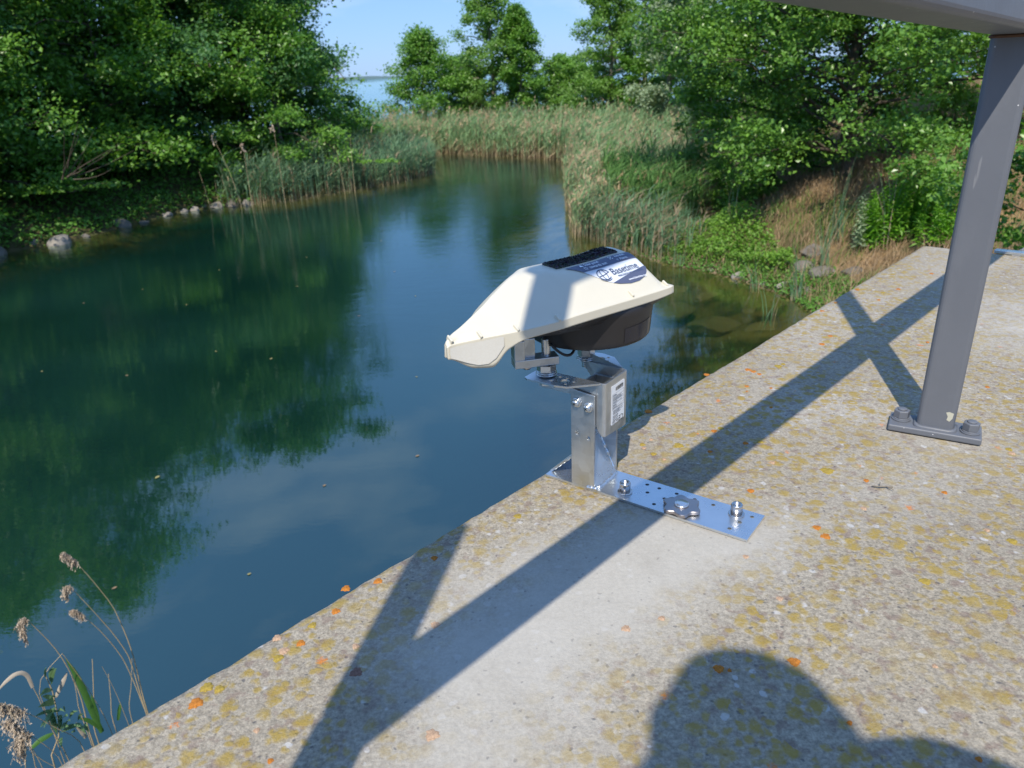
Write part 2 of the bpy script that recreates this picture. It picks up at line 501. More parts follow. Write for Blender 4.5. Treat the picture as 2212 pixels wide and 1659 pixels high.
# ================================================================== TERRAIN AND WATER
WZ = -3.0
INLET = np.array([(-13.6, 13.5), (-12.9, 16), (-12.1, 17.6), (-11.2, 18.7), (-10.6, 20.3), (-9.8, 22.8), (-8.9, 23.4), (-7.0, 23.6), (-5.3, 25.3),
                  (-3.9, 26.9), (-2.8, 29.6), (-3.4, 33), (-4.6, 36.5), (-3.9, 38), (-1.8, 36.4), (0.33, 34.4), (2.3, 32.3), (3.3, 30.7),
                  (2.6, 27), (2.45, 24.6), (2.1, 20.3), (1.95, 16.6), (2.5, 14.9), (3.3, 13.6), (3.9, 12.9), (4.3, 12.1), (4.6, 11.2),
                  (4.6, 10.2), (3.6, 7), (2.4, 4.2), (1.5, 2.4), (-4, -3.2), (-14, -13), (-20, -24), (-34, -24), (-22, -2)])
LANDO = np.array([(-300, -300), (-300, 34), (-60, 42), (-30, 47), (-16, 49), (-8.5, 50.5), (0, 53), (14, 58), (40, 74), (120, 110), (420, 150), (420, -300)])


def inside(P, poly):
    x, y = P[:, 0], P[:, 1]
    c = np.zeros(len(P), bool)
    j = len(poly) - 1
    for i in range(len(poly)):
        xi, yi = poly[i]; xj, yj = poly[j]
        with np.errstate(divide='ignore', invalid='ignore'):
            c ^= ((yi > y) != (yj > y)) & (x < (xj - xi) * (y - yi) / (yj - yi + 1e-12) + xi)
        j = i
    return c


def seg_dist(P, poly):
    d = np.full(len(P), 1e9)
    for i in range(len(poly)):
        a = poly[i]; b = poly[(i + 1) % len(poly)]
        ab = b - a
        t = np.clip(((P - a) @ ab) / (ab @ ab), 0, 1)
        d = np.minimum(d, np.linalg.norm(P - (a + t[:, None] * ab), axis=1))
    return d


def sdist(P):
    """positive on land, negative over water"""
    P = np.asarray(P, float)
    d1 = seg_dist(P, INLET); i1 = inside(P, INLET)
    d2 = seg_dist(P, LANDO); i2 = inside(P, LANDO)
    land = i2 & ~i1
    d = np.minimum(d1, d2)
    return np.where(land, d, -d)


EV = np.array([.695, .719]); NV = np.array([-.719, .695])


def ground_z(P):
    P = np.asarray(P, float)
    d = sdist(P)
    x, y = P[:, 0], P[:, 1]
    right = np.clip((x - 1.0) / 3.0, 0, 1) * np.clip((34 - y) / 8, 0, 1)
    left = np.clip((-3 - x) / 3.0, 0, 1) * np.clip((34 - y) / 6, 0, 1)
    dd = np.maximum(d, 0)
    shelf = 4.2 * np.clip((y - 14) / 4, 0, 1)
    de = np.maximum(dd - shelf, 0) + 0.10 * np.minimum(dd, shelf + .01)
    hr = 3.7 * (1 - np.exp(-de / 8.5)) + 0.04 * de
    hl = 1.9 * (1 - np.exp(-dd / 3.5))
    hf = 0.55 * (1 - np.exp(-dd / 3.0)) + 0.01 * np.minimum(dd, 30)
    wsum = right + left + 1e-6
    h = np.where(wsum > 0.001, (hr * right + hl * left) / wsum, 0) * np.minimum(wsum, 1) + hf * (1 - np.minimum(wsum, 1))
    bumps = 0.10 * noise3(P * 1.1, 3) + 0.05 * noise3(P * 3.1, 4)
    z = WZ + np.where(d > 0, h + bumps * np.clip(dd / 1.5, 0, 1) + 0.02, -np.minimum(-d * 0.30, 2.2) + bumps * 0.9 * np.clip(-d / 1.0, 0, 1))
    # keep the soil below the concrete structure
    s_ = P @ EV; n_ = P @ NV
    near = np.clip((3.2 - s_) / 1.2, 0, 1) * np.clip((n_ + 8) / 1.0, 0, 1) * np.clip((0.9 - n_) / 0.3, 0, 1)
    z = np.where(near > 0, np.minimum(z, -0.42 + (1 - near) * 4), z)
    return z


def axis(fine0, fine1, step, lim):
    a = list(np.arange(fine0, fine1 + 1e-6, step))
    st = step
    while a[-1] < lim: st *= 1.35; a.append(a[-1] + st)
    st = step
    while a[0] > -lim: st *= 1.35; a.insert(0, a[0] - st)
    return np.array(a)


def grid_mesh(name, xs, ys, zf, attrs_f=None, smooth=True):
    X, Y = np.meshgrid(xs, ys)
    P = np.stack([X.ravel(), Y.ravel()], 1)
    Z = zf(P)
    V = np.column_stack([P, Z])
    nx, ny = len(xs), len(ys)
    i = np.arange((ny - 1) * (nx - 1)); r = i // (nx - 1); c = i % (nx - 1)
    a = r * nx + c
    F = np.stack([a, a + 1, a + nx + 1, a + nx], 1)
    at = {k: ('POINT', f(P)) for k, f in (attrs_f or {}).items()}
    return np_mesh(name, V, F, smooth, at)


gx = axis(-18, 14, 0.25, 6000); gy = axis(2, 42, 0.25, 6000)
dry_f = lambda P: np.clip((P[:, 0] - 4.0) / 2.0, 0, 1) * np.clip((24 - P[:, 1]) / 6, 0, 1)
me = grid_mesh('ground', gx, gy, ground_z, {'dryness': dry_f})
tag(link_mesh('ground', me, M_GROUND), kind='structure')
me = grid_mesh('water', gx, gy, lambda P: np.full(len(P), WZ), {
    'depth': lambda P: np.clip((-sdist(P) - 0.5) / np.where(P[:, 1] > 19.5, 1.6, np.where(P[:, 0] > 0, 5.0, 3.2)), 0, 1) ** 0.8,
    'ripple': lambda P: np.clip((np.linalg.norm(P, axis=1) - 5) / 20, 0.08, 1.0)})
tag(link_mesh('water', me, M_WATER), kind='structure')

# distant far shore across the lake
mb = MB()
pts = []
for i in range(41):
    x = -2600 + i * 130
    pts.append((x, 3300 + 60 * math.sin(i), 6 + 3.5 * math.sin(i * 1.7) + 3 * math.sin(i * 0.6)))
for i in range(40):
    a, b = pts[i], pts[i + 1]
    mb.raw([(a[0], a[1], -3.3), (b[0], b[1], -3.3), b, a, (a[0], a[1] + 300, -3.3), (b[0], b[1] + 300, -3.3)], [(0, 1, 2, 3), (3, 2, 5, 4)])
tag(mb.build('far_shore', m_plain('far_shore_haze_tint', (0.15, 0.24, 0.27), 0.9, 0, 0.2, 0.01)), kind='structure')  # pale blue-green carries the distance haze in the colour itself


def gz1(x, y): return float(ground_z(np.array([[x, y]]))[0])
# ================================================================== CONCRETE DECK
EDGE_N = 0.583
FAR_S = 2.303


def conc_world(s, n):
    return s * EV[0] + n * NV[0], s * EV[1] + n * NV[1]


def lichen_mask(P):
    """1 = lichen covered, 0 = scrubbed clean (round the bracket and a paler strip beyond the post)"""
    def cap(a, b, r0, r1, k=1.0):
        a = np.array(a); b = np.array(b); ab = b - a
        t = np.clip(((P - a) @ ab) / (ab @ ab), 0, 1)
        d = np.linalg.norm(P - (a + t[:, None] * ab), axis=1)
        d = d + 0.018 * noise3(P * 22, 9) + 0.012 * noise3(P * 50, 10)
        return k * np.clip((r1 - d) / (r1 - r0), 0, 1)
    m = np.zeros(len(P))
    m = np.maximum(m, cap((-0.035, 0.53), (0.16, 0.69), 0.04, 0.14))
    m = np.maximum(m, cap((0.02, 0.66), (0.27, 0.70), 0.015, 0.10))
    m = np.maximum(m, cap((-0.05, 0.40), (-0.02, 0.60), 0.03, 0.13, 0.85))
    m = np.maximum(m, cap((1.05, 1.30), (1.9, 1.75), 0.05, 0.28, 0.7))
    m = np.maximum(m, cap((1.0, 1.62), (1.25, 1.95), 0.02, 0.12, 0.45))
    m = np.maximum(m, cap((0.62, 0.88), (0.50, 0.80), 0.0, 0.12, 0.35))
    return 1 - m


def build_deck():
    ss = np.concatenate([np.arange(-6, -0.8, 0.2), np.arange(-0.8, 2.2, 0.016), np.linspace(2.2, FAR_S - .012, 8), [FAR_S - .004, FAR_S]])
    nn = np.concatenate([np.arange(-6, -0.9, 0.2), np.arange(-0.9, 0.55, 0.016), [0.555, 0.565, 0.573, 0.579, EDGE_N]])
    Sg, Ng = np.meshgrid(ss, nn)
    s_, n_ = Sg.ravel(), Ng.ravel()
    X, Y = s_ * EV[0] + n_ * NV[0], s_ * EV[1] + n_ * NV[1]
    z = np.zeros(len(X))
    dn = EDGE_N - n_; ds = FAR_S - s_
    dm = np.minimum(dn, ds)
    z -= 0.012 * np.clip(1 - dm / 0.014, 0, 1) ** 1.6
    P = np.stack([X, Y], 1)
    z += 0.0008 * noise3(P * 9, 21)
    # worn, crumbly arris
    wob = 0.0010 * noise3(P * 35, 5) + 0.0014 * noise3(P * 120, 6) + 0.0010 * noise3(P * 260, 8)
    k = np.clip(1 - dn / 0.02, 0, 1)
    X += NV[0] * wob * k; Y += NV[1] * wob * k; z += (wob * 0.8 - .0015) * k
    V = np.column_stack([X, Y, z])
    nx, ny = len(ss), len(nn)
    i = np.arange((ny - 1) * (nx - 1)); r = i // (nx - 1); c = i % (nx - 1)
    a = r * nx + c
    F = [np.stack([a, a + 1, a + nx + 1, a + nx], 1)]
    # perimeter ring dropped to the foundations
    per = [c_ for c_ in range(nx)] + [(r_ * nx + nx - 1) for r_ in range(1, ny)] + [((ny - 1) * nx + c_) for c_ in range(nx - 2, -1, -1)] + [r_ * nx for r_ in range(ny - 2, 0, -1)]
    per = np.array(per); k = len(per); off = len(V)
    low = V[per].copy(); low[:, 2] = -5.2
    V = np.vstack([V, low])
    idx = np.arange(k); j = (idx + 1) % k
    F.append(np.stack([per[j], per[idx], off + idx, off + j], 1))
    me = np_mesh('concrete_deck', V, np.vstack(F), True, {'lichen': ('POINT', lichen_mask(V[:, :2]))})
    o = link_mesh('concrete_deck', me, M_CONC)
    tag(o, 'broad weathered concrete deck spotted with mustard and orange lichen along its edge above the water', 'deck')
    return o


DECK = build_deck()

# orange and yellow crusts: thin irregular discs lying on the deck
M_LICH = []
for i, c in enumerate([(0.50, 0.19, 0.035), (0.38, 0.28, 0.06), (0.50, 0.34, 0.23), (0.24, 0.14, 0.11)]):
    t = NT('lichen_crust_%d' % i)
    col = t.mix(t.noise(220, 5, 0.7), tuple(x * 0.62 for x in c), tuple(min(1, x * 1.25) for x in c))
    gap = t.ramp(t.vor(300, feature='DISTANCE_TO_EDGE'), [(0.02, 0.72), (0.10, 1.0)])
    M_LICH.append(t.done(t.bsdf(color=t.mix(1.0, col, gap, 'MULTIPLY'), rough=0.9, spec=0.2, normal=t.bump(t.noise(260, 4, 0.7), 0.35, 0.002))))
# (x, y, radius, kind) in metres on the deck
CR = [(0.2124,1.0422,0.0067,0),(0.4166,1.1932,0.0067,0),(0.4229,1.1839,0.0058,0),(0.429,1.171,0.0048,0),(0.3398,1.1797,0.0053,0),(0.3919,1.1215,0.0047,0),(0.4283,1.1091,0.0033,0),(0.3853,1.1003,0.0025,0),(0.4032,1.0358,0.0034,0),(0.2948,0.9653,0.0049,0),(0.3066,0.9728,0.0053,1),(0.2335,0.9256,0.0081,1),(0.1833,0.9332,0.0048,1),(0.1936,0.9039,0.0047,1),(0.2476,1.0242,0.0044,1),(0.3283,0.9234,0.0044,0),(0.3504,0.9253,0.0047,1),(0.2722,0.9035,0.0036,0),(0.2958,0.7972,0.0049,0),(0.3467,0.8656,0.0041,2),(0.205,0.8877,0.0032,2),(0.1983,0.9473,0.0034,2),(0.1832,0.9224,0.0037,2),(0.4736,1.2039,0.0072,1),(0.4854,1.212,0.0045,1),(0.0,0.7627,0.0061,1),(-0.2907,0.4903,0.0069,0),(-0.154,0.649,0.0057,0),(-0.1869,0.6393,0.0054,0),(-0.1903,0.6031,0.0054,0),(-0.2407,0.5681,0.005,2),(-0.2151,0.5594,0.0049,0),(-0.2291,0.55,0.0055,2),(-0.1543,0.5183,0.0066,3),(-0.1607,0.5519,0.004,2),(-0.0786,0.4453,0.0066,2),(-0.2068,0.4267,0.0031,0),(-0.227,0.4575,0.0032,2),(-0.0961,0.6858,0.0042,0),(-0.0863,0.5768,0.0052,2),(-0.2066,0.6137,0.0099,1),(-0.2161,0.602,0.0082,1),(-0.2905,0.5251,0.0098,1),(-0.2876,0.5082,0.0065,1),(-0.2755,0.5055,0.005,1),(-0.2383,0.5782,0.0059,1),(-0.2097,0.5838,0.0051,1),(-0.2314,0.5873,0.0042,1),(-0.2321,0.5407,0.0056,1),(-0.2707,0.5382,0.006,1),(-0.3304,0.4824,0.0037,1),(0.3452,0.7111,0.0057,0),(0.3479,0.6934,0.0069,0),(0.2478,0.6627,0.004,2),(0.1369,0.5716,0.0038,2),(0.0996,0.5593,0.0055,2),(0.1738,0.5034,0.0053,0),(0.2435,0.5076,0.0059,0),(0.1828,0.5006,0.002,0),(0.2631,0.4387,0.0024,0),(0.3453,0.4,0.0028,0),(0.5279,0.773,0.0038,0),(0.4159,0.7466,0.0043,2),(0.4476,0.809,0.0037,0),(0.545,0.6696,0.0059,1),(0.5307,0.6921,0.0033,2),(0.6713,0.8726,0.005,1),(0.6684,0.8617,0.0047,2),(0.2604,0.5926,0.0039,2),(0.3634,0.4948,0.0028,2),(0.4155,0.6085,0.0069,1),(0.6056,0.9679,0.0097,1),(0.4097,0.8379,0.0094,1),(0.904,1.6358,0.0059,0),(1.046,1.7549,0.005,0),(0.7249,1.5553,0.0046,0),(0.6719,1.5005,0.0062,0),(0.8234,1.5615,0.004,0),(0.8581,1.6141,0.0059,1),(0.5915,1.3028,0.0063,0),(0.6248,1.3446,0.0056,0),(0.7668,1.0765,0.0038,0),(0.7844,1.2884,0.0034,0),(0.814,1.647,0.0054,0)]
for i, (x, y, r, k) in enumerate(CR):
    if k == 1 and x * NV[0] + y * NV[1] > EDGE_N - .022: continue
    bm = bmesh.new()
    n = 36
    ph = random.random() * 9
    r *= .88
    rs = [r * (1 + 0.13 * math.sin(3 * t_ + ph) + 0.10 * math.sin(7 * t_ + ph * 2) + 0.07 * random.uniform(-1, 1)) for t_ in [2 * math.pi * q / n for q in range(n)]]
    c = bm.verts.new((0, 0, 0.0010))
    ring1 = [bm.verts.new((0.7 * rs[q] * math.cos(2 * math.pi * q / n), 0.7 * rs[q] * math.sin(2 * math.pi * q / n), 0.0016 + random.uniform(-2e-4, 2e-4))) for q in range(n)]
    ring2 = [bm.verts.new((rs[q] * math.cos(2 * math.pi * q / n), rs[q] * math.sin(2 * math.pi * q / n), -0.0009)) for q in range(n)]
    for q in range(n):
        j = (q + 1) % n
        bm.faces.new((c, ring1[q], ring1[j])).smooth = True
        bm.faces.new((ring1[q], ring2[q], ring2[j], ring1[j])).smooth = True
    [setattr(v_.co,'z',v_.co.z*.6) for v_ in bm.verts]
    me = bpy.data.meshes.new('lichen_crust'); bm.to_mesh(me); bm.free()
    o = link_mesh('lichen_crust', me, M_LICH[k], DECK); o.location = (x, y, 0.0004)

# debris twig on the deck
mb = MB()
tw = [(0.447, 0.793, .002), (0.455, 0.789, .003), (0.463, 0.790, .002), (0.470, 0.786, .003)]
mb.tube(tw, .0009, 5); mb.tube([tw[1], (.459, .797, .004)], .0006, 5); mb.tube([tw[2], (.468, .780, .003)], .0006, 5)
tag(mb.build('dry_twig', M_BARK2), 'tiny dark dry twig lying on the bare deck between plate and railing post', 'twig')


# ================================================================== RAILING (square tube, one rigid thing)
def railing():
    base = Vector((1.206 * S, 1.862 * S, 0))
    root = empty('railing', base, 'anthracite steel railing of flat posts and square rails bolted to the concrete deck', 'railing')
    B = Vector((1.206, 1.862, 0)); E = Vector((EV[0], EV[1], 0)); N = Vector((NV[0], NV[1], 0)); Z = Vector((0, 0, 1))
    B = B - N * (B.dot(N) - 0.432)
    u = Vector((math.cos(R(-31)), math.sin(R(-31)), 0)); v = Vector((-u.y, u.x, 0))
    SL = -0.030
    zk = lambda s: 1.03 + SL * (s - 0.08)          # underside of the knee rail
    TOPZ = 2.27

    def rounded(mb, p0, p1, X, Y, wx, wy, rad, caps=True):
        """rounded rectangular tube from p0 to p1"""
        prof = []
        for cx_, cy_, a0 in ((1, 1, 0), (-1, 1, 90), (-1, -1, 180), (1, -1, 270)):
            for k in range(5):
                a = R(a0 + k * 22.5)
                prof.append(((wx / 2 - rad) * cx_ + rad * math.cos(a), (wy / 2 - rad) * cy_ + rad * math.sin(a)))
        n = len(prof)
        vs = [Vector(p) * S + (X * a + Y * b) * S for p in (p0, p1) for a, b in prof]
        fs = [(i, (i + 1) % n, n + (i + 1) % n, n + i) for i in range(n)]
        mb._f(vs, fs + [tuple(range(n))[::-1], tuple(range(n, 2 * n))], False)

    posts = [(0, u, v), (-2.455, u, v), (2.5, u, v)]
    for i, (s, U, Vv) in enumerate(posts):
        p = B + E * s
        mb = MB()
        top = 1.90 if i == 1 else TOPZ
        rounded(mb, p + Z * 0.018, p + Z * (zk(s) + 0.002), U, Vv, 0.094, 0.058, 0.014)
        rounded(mb, p + Z * (zk(s) + 0.058), p + Z * top, U, Vv, 0.094, 0.058, 0.014)
        po = mb.build('post', M_PAINT, root)
        me = po.data
        a = me.attributes.new('rust', 'FLOAT', 'POINT')
        if i == 0:
            # weld fillet round the foot
            mb = MB()
            ring = []
            for cx_, cy_, a0 in ((1, 1, 0), (-1, 1, 90), (-1, -1, 180), (1, -1, 270)):
                for k in range(4):
                    an = R(a0 + k * 30)
                    ring.append(p + U * ((0.033) * cx_ + 0.016 * math.cos(an)) + Vv * ((0.015) * cy_ + 0.016 * math.sin(an)))
            ring.append(ring[0])
            mb.tube([(q + Z * (0.0225 + .0015 * random.uniform(-1, 1))) * S for q in ring], [0.0068 * S * random.uniform(.85, 1.2) for _ in ring], 8)
            mb.build('weld_bead', M_PAINT, root)
            mb = MB()
            f = p - Vv * 0.0296 + U * 0.030 + Z * 0.066
            pts = [(-.010, .012), (-.002, .015), (.009, .012), (.008, -.004), (.002, -.014), (-.006, -.010), (-.004, 0.0)]
            mb.raw([(f + U * a_ + Z * b_) * S for a_, b_ in pts], [tuple(range(7))])
            o = mb.build('paint_chip', M_CHIP, po)
        # base plate, nuts and washers
        mb = MB()
        mb.box((p + Z * 0.0125) * S, (0.232 * S, 0.098 * S, 0.019 * S), U, Vv, Z)
        pl = mb.build('base_plate', M_PAINT, root, 0.0022, 3)
        a = pl.data.attributes.new('rust', 'FLOAT', 'POINT')
        vals = [1.0 if (Vector(q.co) / S - p).dot(U) < -0.05 else 0.15 for q in pl.data.vertices]
        a.data.foreach_set('value', vals)
        for sx in (-1, 1):
            c = (p + U * 0.087 * sx + Vv * (0.004 if sx < 0 else -0.008) + Z * 0.022)
            mb = MB(); mb.lathe(c * S, Z, [(0, .0255 * S), (.0045 * S, .0255 * S)], 28); mb.lathe((c + Z * .0045) * S, Z, [(0, .0225 * S), (.0035 * S, .0215 * S)], 28)
            ws = mb.build('washer', M_PAINT, root, 0.0003)
            mb = MB()
            mb.lathe((c + Z * .008) * S, Z, [(0, .0205 * S), (.001 * S, .0218 * S), (.0205 * S, .0218 * S), (.0225 * S, .019 * S)], 6, False, X=U + Vv * .3)
            nu = mb.build('nut', M_PAINT, root, 0.0005)
            mb = MB()
            mb.lathe((c + Z * .030) * S, Z, [(0, .0125 * S), (.0035 * S, .0125 * S), (.0045 * S, .011 * S)], 20)
            mb.build('bolt_end', M_PAINT, nu)
    # knee rail
    mb = MB()
    s0, s1 = -2.465, 2.6
    rounded(mb, B - N * .006 + E * s0 + Z * (zk(s0) + .030), B - N * .006 + E * s1 + Z * (zk(s1) + .030), N, Z, 0.116, 0.06, 0.014)
    kr = mb.build('knee_rail', M_PAINT, root)
    a = kr.data.attributes.new('rust', 'FLOAT', 'POINT')
    # rust run where the post meets the rail
    mb = MB()
    p = B
    ring = []
    for cx_, cy_, a0 in ((1, 1, 0), (-1, 1, 90), (-1, -1, 180), (1, -1, 270)):
        for k in range(3):
            an = R(a0 + k * 45); ring.append(p + u * (.034 * cx_ + .014 * math.cos(an)) + v * (.016 * cy_ + .014 * math.sin(an)) + Z * (zk(0) - .0025))
    ring.append(ring[0])
    mb.tube([q * S for q in ring], .0042 * S, 6)
    mb.build('weld_bead', m_plain('rusty_weld', (0.13, 0.07, 0.045), 0.8, 0.2, 0.6, 40, 0.4, 300), root)
    # top rail, then an unseen end bracket shaped for the shadow band on the hood
    mb = MB()
    rounded(mb, B + E * (-2.035) + Z * TOPZ, B + E * 2.6 + Z * TOPZ, N, Z, 0.118, 0.06, 0.014)
    mb.build('top_rail', M_PAINT, root).data.attributes.new('rust', 'FLOAT', 'POINT')
    mb = MB()
    rounded(mb, B + E * (-1.995) + Z * (TOPZ - .031), B + E * (-1.995) + Z * 1.93, E, N, 0.080, 0.07, 0.014)
    rounded(mb, B + E * (-1.995) + Z * (TOPZ + .031), B + E * (-1.995) + Z * 2.60, E, N, 0.04, 0.04, 0.012)
    rounded(mb, B + E * (-2.47) + Z * 1.901, B + E * (-2.47) + Z * 2.60, E, N, 0.03, 0.03, 0.010)
    rounded(mb, B + E * (-2.49) + Z * 2.615, B + E * (-1.97) + Z * 2.615, N, Z, 0.03, 0.03, 0.010)  # unseen link added to hold the drop, routed so its shadow misses the hood
    mb.build('shadow_bracket', M_PAINT, root).data.attributes.new('rust', 'FLOAT', 'POINT')
    return root


railing()

# bright steel strip along the far end of the deck and the stone lying behind it
mb = MB()
def dk(s_, n_, z_): return Vector((EV[0] * s_ + NV[0] * n_, EV[1] * s_ + NV[1] * n_, z_))
mb.quadbox([dk(FAR_S - .012, .40, .001), dk(FAR_S - .012, -3.0, .001), dk(FAR_S + .012, -3.0, .001), dk(FAR_S + .012, .40, .001)], (0, 0, 1), .008)
tag(mb.build('edge_strip', M_ZINC2, None, .001), 'thin bright metal strip along the far end of the deck at the right frame edge', 'strip')
bm = bmesh.new(); bmesh.ops.create_grid(bm, x_segments=24, y_segments=12, size=1)
for v in bm.verts:
    a, b = (v.co.x + 1) / 2, v.co.y
    h = .105 * min(1, a * 4.2) * (1 - abs(b) ** 4 * .55) * min(1, (1 - a) * 12 + .2) + .010 * math.sin(a * 21 + b * 4) * math.sin(b * 7)
    v.co = dk(FAR_S + .12 + .085 * b, .375 - .55 * a, -.03 + h)
for f in bm.faces: f.smooth = True
me = bpy.data.meshes.new('stone_block'); bm.to_mesh(me); bm.free()
o = link_mesh('stone_block', me, mat_rock('grey_block_stone', (.42, .41, .39), 4)); sd_ = o.modifiers.new('solid', 'SOLIDIFY'); sd_.thickness = .25; sd_.offset = -1
tag(o, 'rough grey stone block behind the end of the deck at the right frame edge', 'stone')


# ================================================================== BRACKET (perforated foot, channel upright, bent box bracket)
BR_O = Vector((0.079, 1.711, 0))                       # outer near corner of the foot plate
P_ = Vector((.793, -.609, 0)).normalized(); Q_ = Vector((-P_.y, P_.x, 0)); Z_ = Vector((0, 0, 1))


def bw(p, q, z):                                     # bracket coordinates (half-metre units) to world metres
    return (BR_O + P_ * p + Q_ * q + Z_ * z) * S


def plate2d(mb, outer, holes, fr, th):
    """flat plate with real holes; fr(u,v,w)->world; outer/holes lists of (u,v)"""
    loops = [[Vector((a, b, 0)) for a, b in outer]] + [[Vector((a, b, 0)) for a, b in h] for h in holes]
    tris = tessellate_polygon(loops)
    flat = [p for lp in loops for p in lp]
    vb = [mb.bm.verts.new(fr(p.x, p.y, 0)) for p in flat]
    vt = [mb.bm.verts.new(fr(p.x, p.y, th)) for p in flat]
    for t_ in tris:
        for vv in (vb, vt):
            try: mb.bm.faces.new([vv[i] for i in t_])
            except ValueError: pass
    o = 0
    for lp in loops:
        k = len(lp)
        for i in range(k):
            j = (i + 1) % k
            mb.bm.faces.new((vb[o + i], vb[o + j], vt[o + j], vt[o + i]))
        o += k


def circ(u, v, r, n=14): return [(u + r * math.cos(2 * math.pi * i / n), v + r * math.sin(2 * math.pi * i / n)) for i in range(n)]


def bracket():
    root = empty('steel_bracket', bw(0.2, 0.06, 0), 'galvanised steel bracket with perforated foot plate screwed to the deck, carrying the white sensor', 'bracket')
    PL, PW, TH = 0.548, 0.118, 0.006
    # foot plate with three staggered rows of 5 mm holes
    holes = []
    c0 = 0.245
    rows = {0: 0.022, 1: 0.059, 2: 0.096}
    for k in range(7):
        a = c0 + 0.0 + k * 0.048
        holes.append((a + .024, rows[1] + (.0 if k % 2 else .003))) if k not in (3,) else None
        if k not in (3, 4): holes.append((a - .006 + .02, rows[0]))
        holes.append((a + .004 - .012, rows[2])) if k not in (0,) else holes.append((a + 0.006, rows[2]))
    holes = [h for h in holes if h and not (abs(h[0] - 0.245) < .035 and abs(h[1] - .025) < .03) and not (abs(h[0] - .487) < .03 and abs(h[1] - .09) < .03) and h[0] < PL - .012]
    mb = MB()
    plate2d(mb, [(0, 0), (PL, 0), (PL, PW), (0, PW)], [circ(u_, v_, 0.0050) for u_, v_ in holes], lambda a, b, c: bw(a, b, 0.0015 + c), TH)
    fp = mb.build('foot_plate', M_ZINC2, root)
    # dark sealing ring printed on the plate around one hole
    mb = MB()
    mb.lathe(bw(0.338, 0.062, .0076), Z_, [(0, .0145 * S), (.0004, .0142 * S)], 24)
    mb.build('washer', m_plain('smeared_ring', (0.30, 0.32, 0.34), 0.4, 0.8, 0.2), fp)
    mb = MB(); mb.lathe(bw(0.338, 0.062, .0085), Z_, [(0, .0062 * S), (.0003, .006 * S)], 18)
    mb.build('hole_shade', M_DARKGAP, fp)  # flat dark disc painted as the shade of a hole
    # channel: front flange, web, rear flange
    c_l, c_r, ht = 0.082, 0.150, 0.268
    t_ = 0.0055
    mb = MB()
    hs = [circ(0.018, .150, .0052), circ(.051, .144, .0052), circ(.018, .235, .0052), circ(.051, .229, .0052)]
    plate2d(mb, [(0, 0), (c_r - c_l, 0), (c_r - c_l, ht - .006), (0, ht)], hs, lambda a, b, c: bw(c_l + a, c, b + .0075), t_)
    # rear flange and web
    plate2d(mb, [(0, 0), (c_r - c_l, 0), (c_r - c_l, ht), (0, ht)], [], lambda a, b, c: bw(c_l + a, PW - t_ + c, b + .0075), t_)
    plate2d(mb, [(t_, 0), (PW - t_, 0), (PW - t_, ht), (t_, ht)], [], lambda a, b, c: bw(c_l + c, a, b + .0075), t_)
    mb.build('upright_channel', M_ZINC, root, 0.0006)
    # gusset ramps: one inside the channel, one on the water side
    mb = MB()
    q0, q1 = t_ + .0005, PW - t_ - .0005
    a, b, c, d = bw(c_l + t_, q0, .135), bw(c_l + t_, q1, .135), bw(c_r + .004, q1, .0085), bw(c_r + .004, q0, .0085)
    nrm = (b - a).cross(d - a)
    mb.quadbox([a, b, c, d], nrm, .004 * S)
    mb.build('gusset', M_ZINC2, root)
    mb = MB()
    a, b, c, d = bw(c_l - .001, .030, .078), bw(c_l - .001, PW, .078), bw(.006, PW - .004, .0085), bw(.006, .020, .0085)
    mb.quadbox([a, b, c, d], (b - a).cross(d - a), .005 * S)
    mb.build('gusset', M_ZINC, root)
    # weld beads
    def weld(p0, p1, n, r, par):
        pts = []; rad = []
        for i in range(n * 3 + 1):
            f = i / (n * 3)
            pts.append(p0.lerp(p1, f) + Vector((random.uniform(-1, 1), random.uniform(-1, 1), random.uniform(-1, 1))) * r * 0.25)
            rad.append(r * (0.75 + 0.45 * abs(math.sin(math.pi * f * n))) * random.uniform(.85, 1.15))
        mb = MB(); mb.tube(pts, rad, 9); return mb.build('weld_bead', M_ZINC2, par)
    weld(bw(c_l + .010, q1 - .002, .128), bw(c_r - .002, q1 - .002, .012), 6, .0048 * S, root)
    weld(bw(c_r + .006, .012, .009), bw(c_r + .006, .108, .009), 7, .0048 * S, root)
    weld(bw(c_r - .022, -.001, .010), bw(c_r + .008, .0, .012), 3, .0045 * S, root)
    weld(bw(.008, .028, .010), bw(.074, .028, .074), 5, .0025 * S, root)
    # bent box bracket: web on the deck side, two arms towards the water, each with a horizontal flange on top
    wb_p = c_r + 0.024            # plane of the labelled web
    q_near = t_ + .003; q_far = PW + .004
    z1 = .303; z0 = .160
    tb = .005
    mb = MB()
    # rounded near corner
    prof = []
    rr = .008
    for k in range(5):
        an = R(k * 22.5)
        prof.append((wb_p - rr + rr * math.sin(an), q_near + rr - rr * math.cos(an)))
    prof2 = []
    for k in range(5):
        an = R(90 - k * 22.5)
        prof2.append((wb_p - rr + rr * math.sin(an), q_far - rr + rr * math.cos(an)))
    left = -0.020
    path = [(c_r + .001, q_near)] + prof + prof2 + [(left + .06, q_far)]
    # bottom outline: arm tapers up towards the water side
    def zb(i, p, q):
        if p >= wb_p - rr * 1.01: return z0 + (0 if q < .06 else -.008)
        return z0 + (wb_p - rr - p) * 1.35
    n = len(path)
    vs = []
    for (p, q) in path: vs.append(bw(p, q, zb(0, p, q)))
    for (p, q) in path: vs.append(bw(p, q, z1))
    # inner skin
    cx_, cy_ = (wb_p - .06), (q_near + q_far) / 2
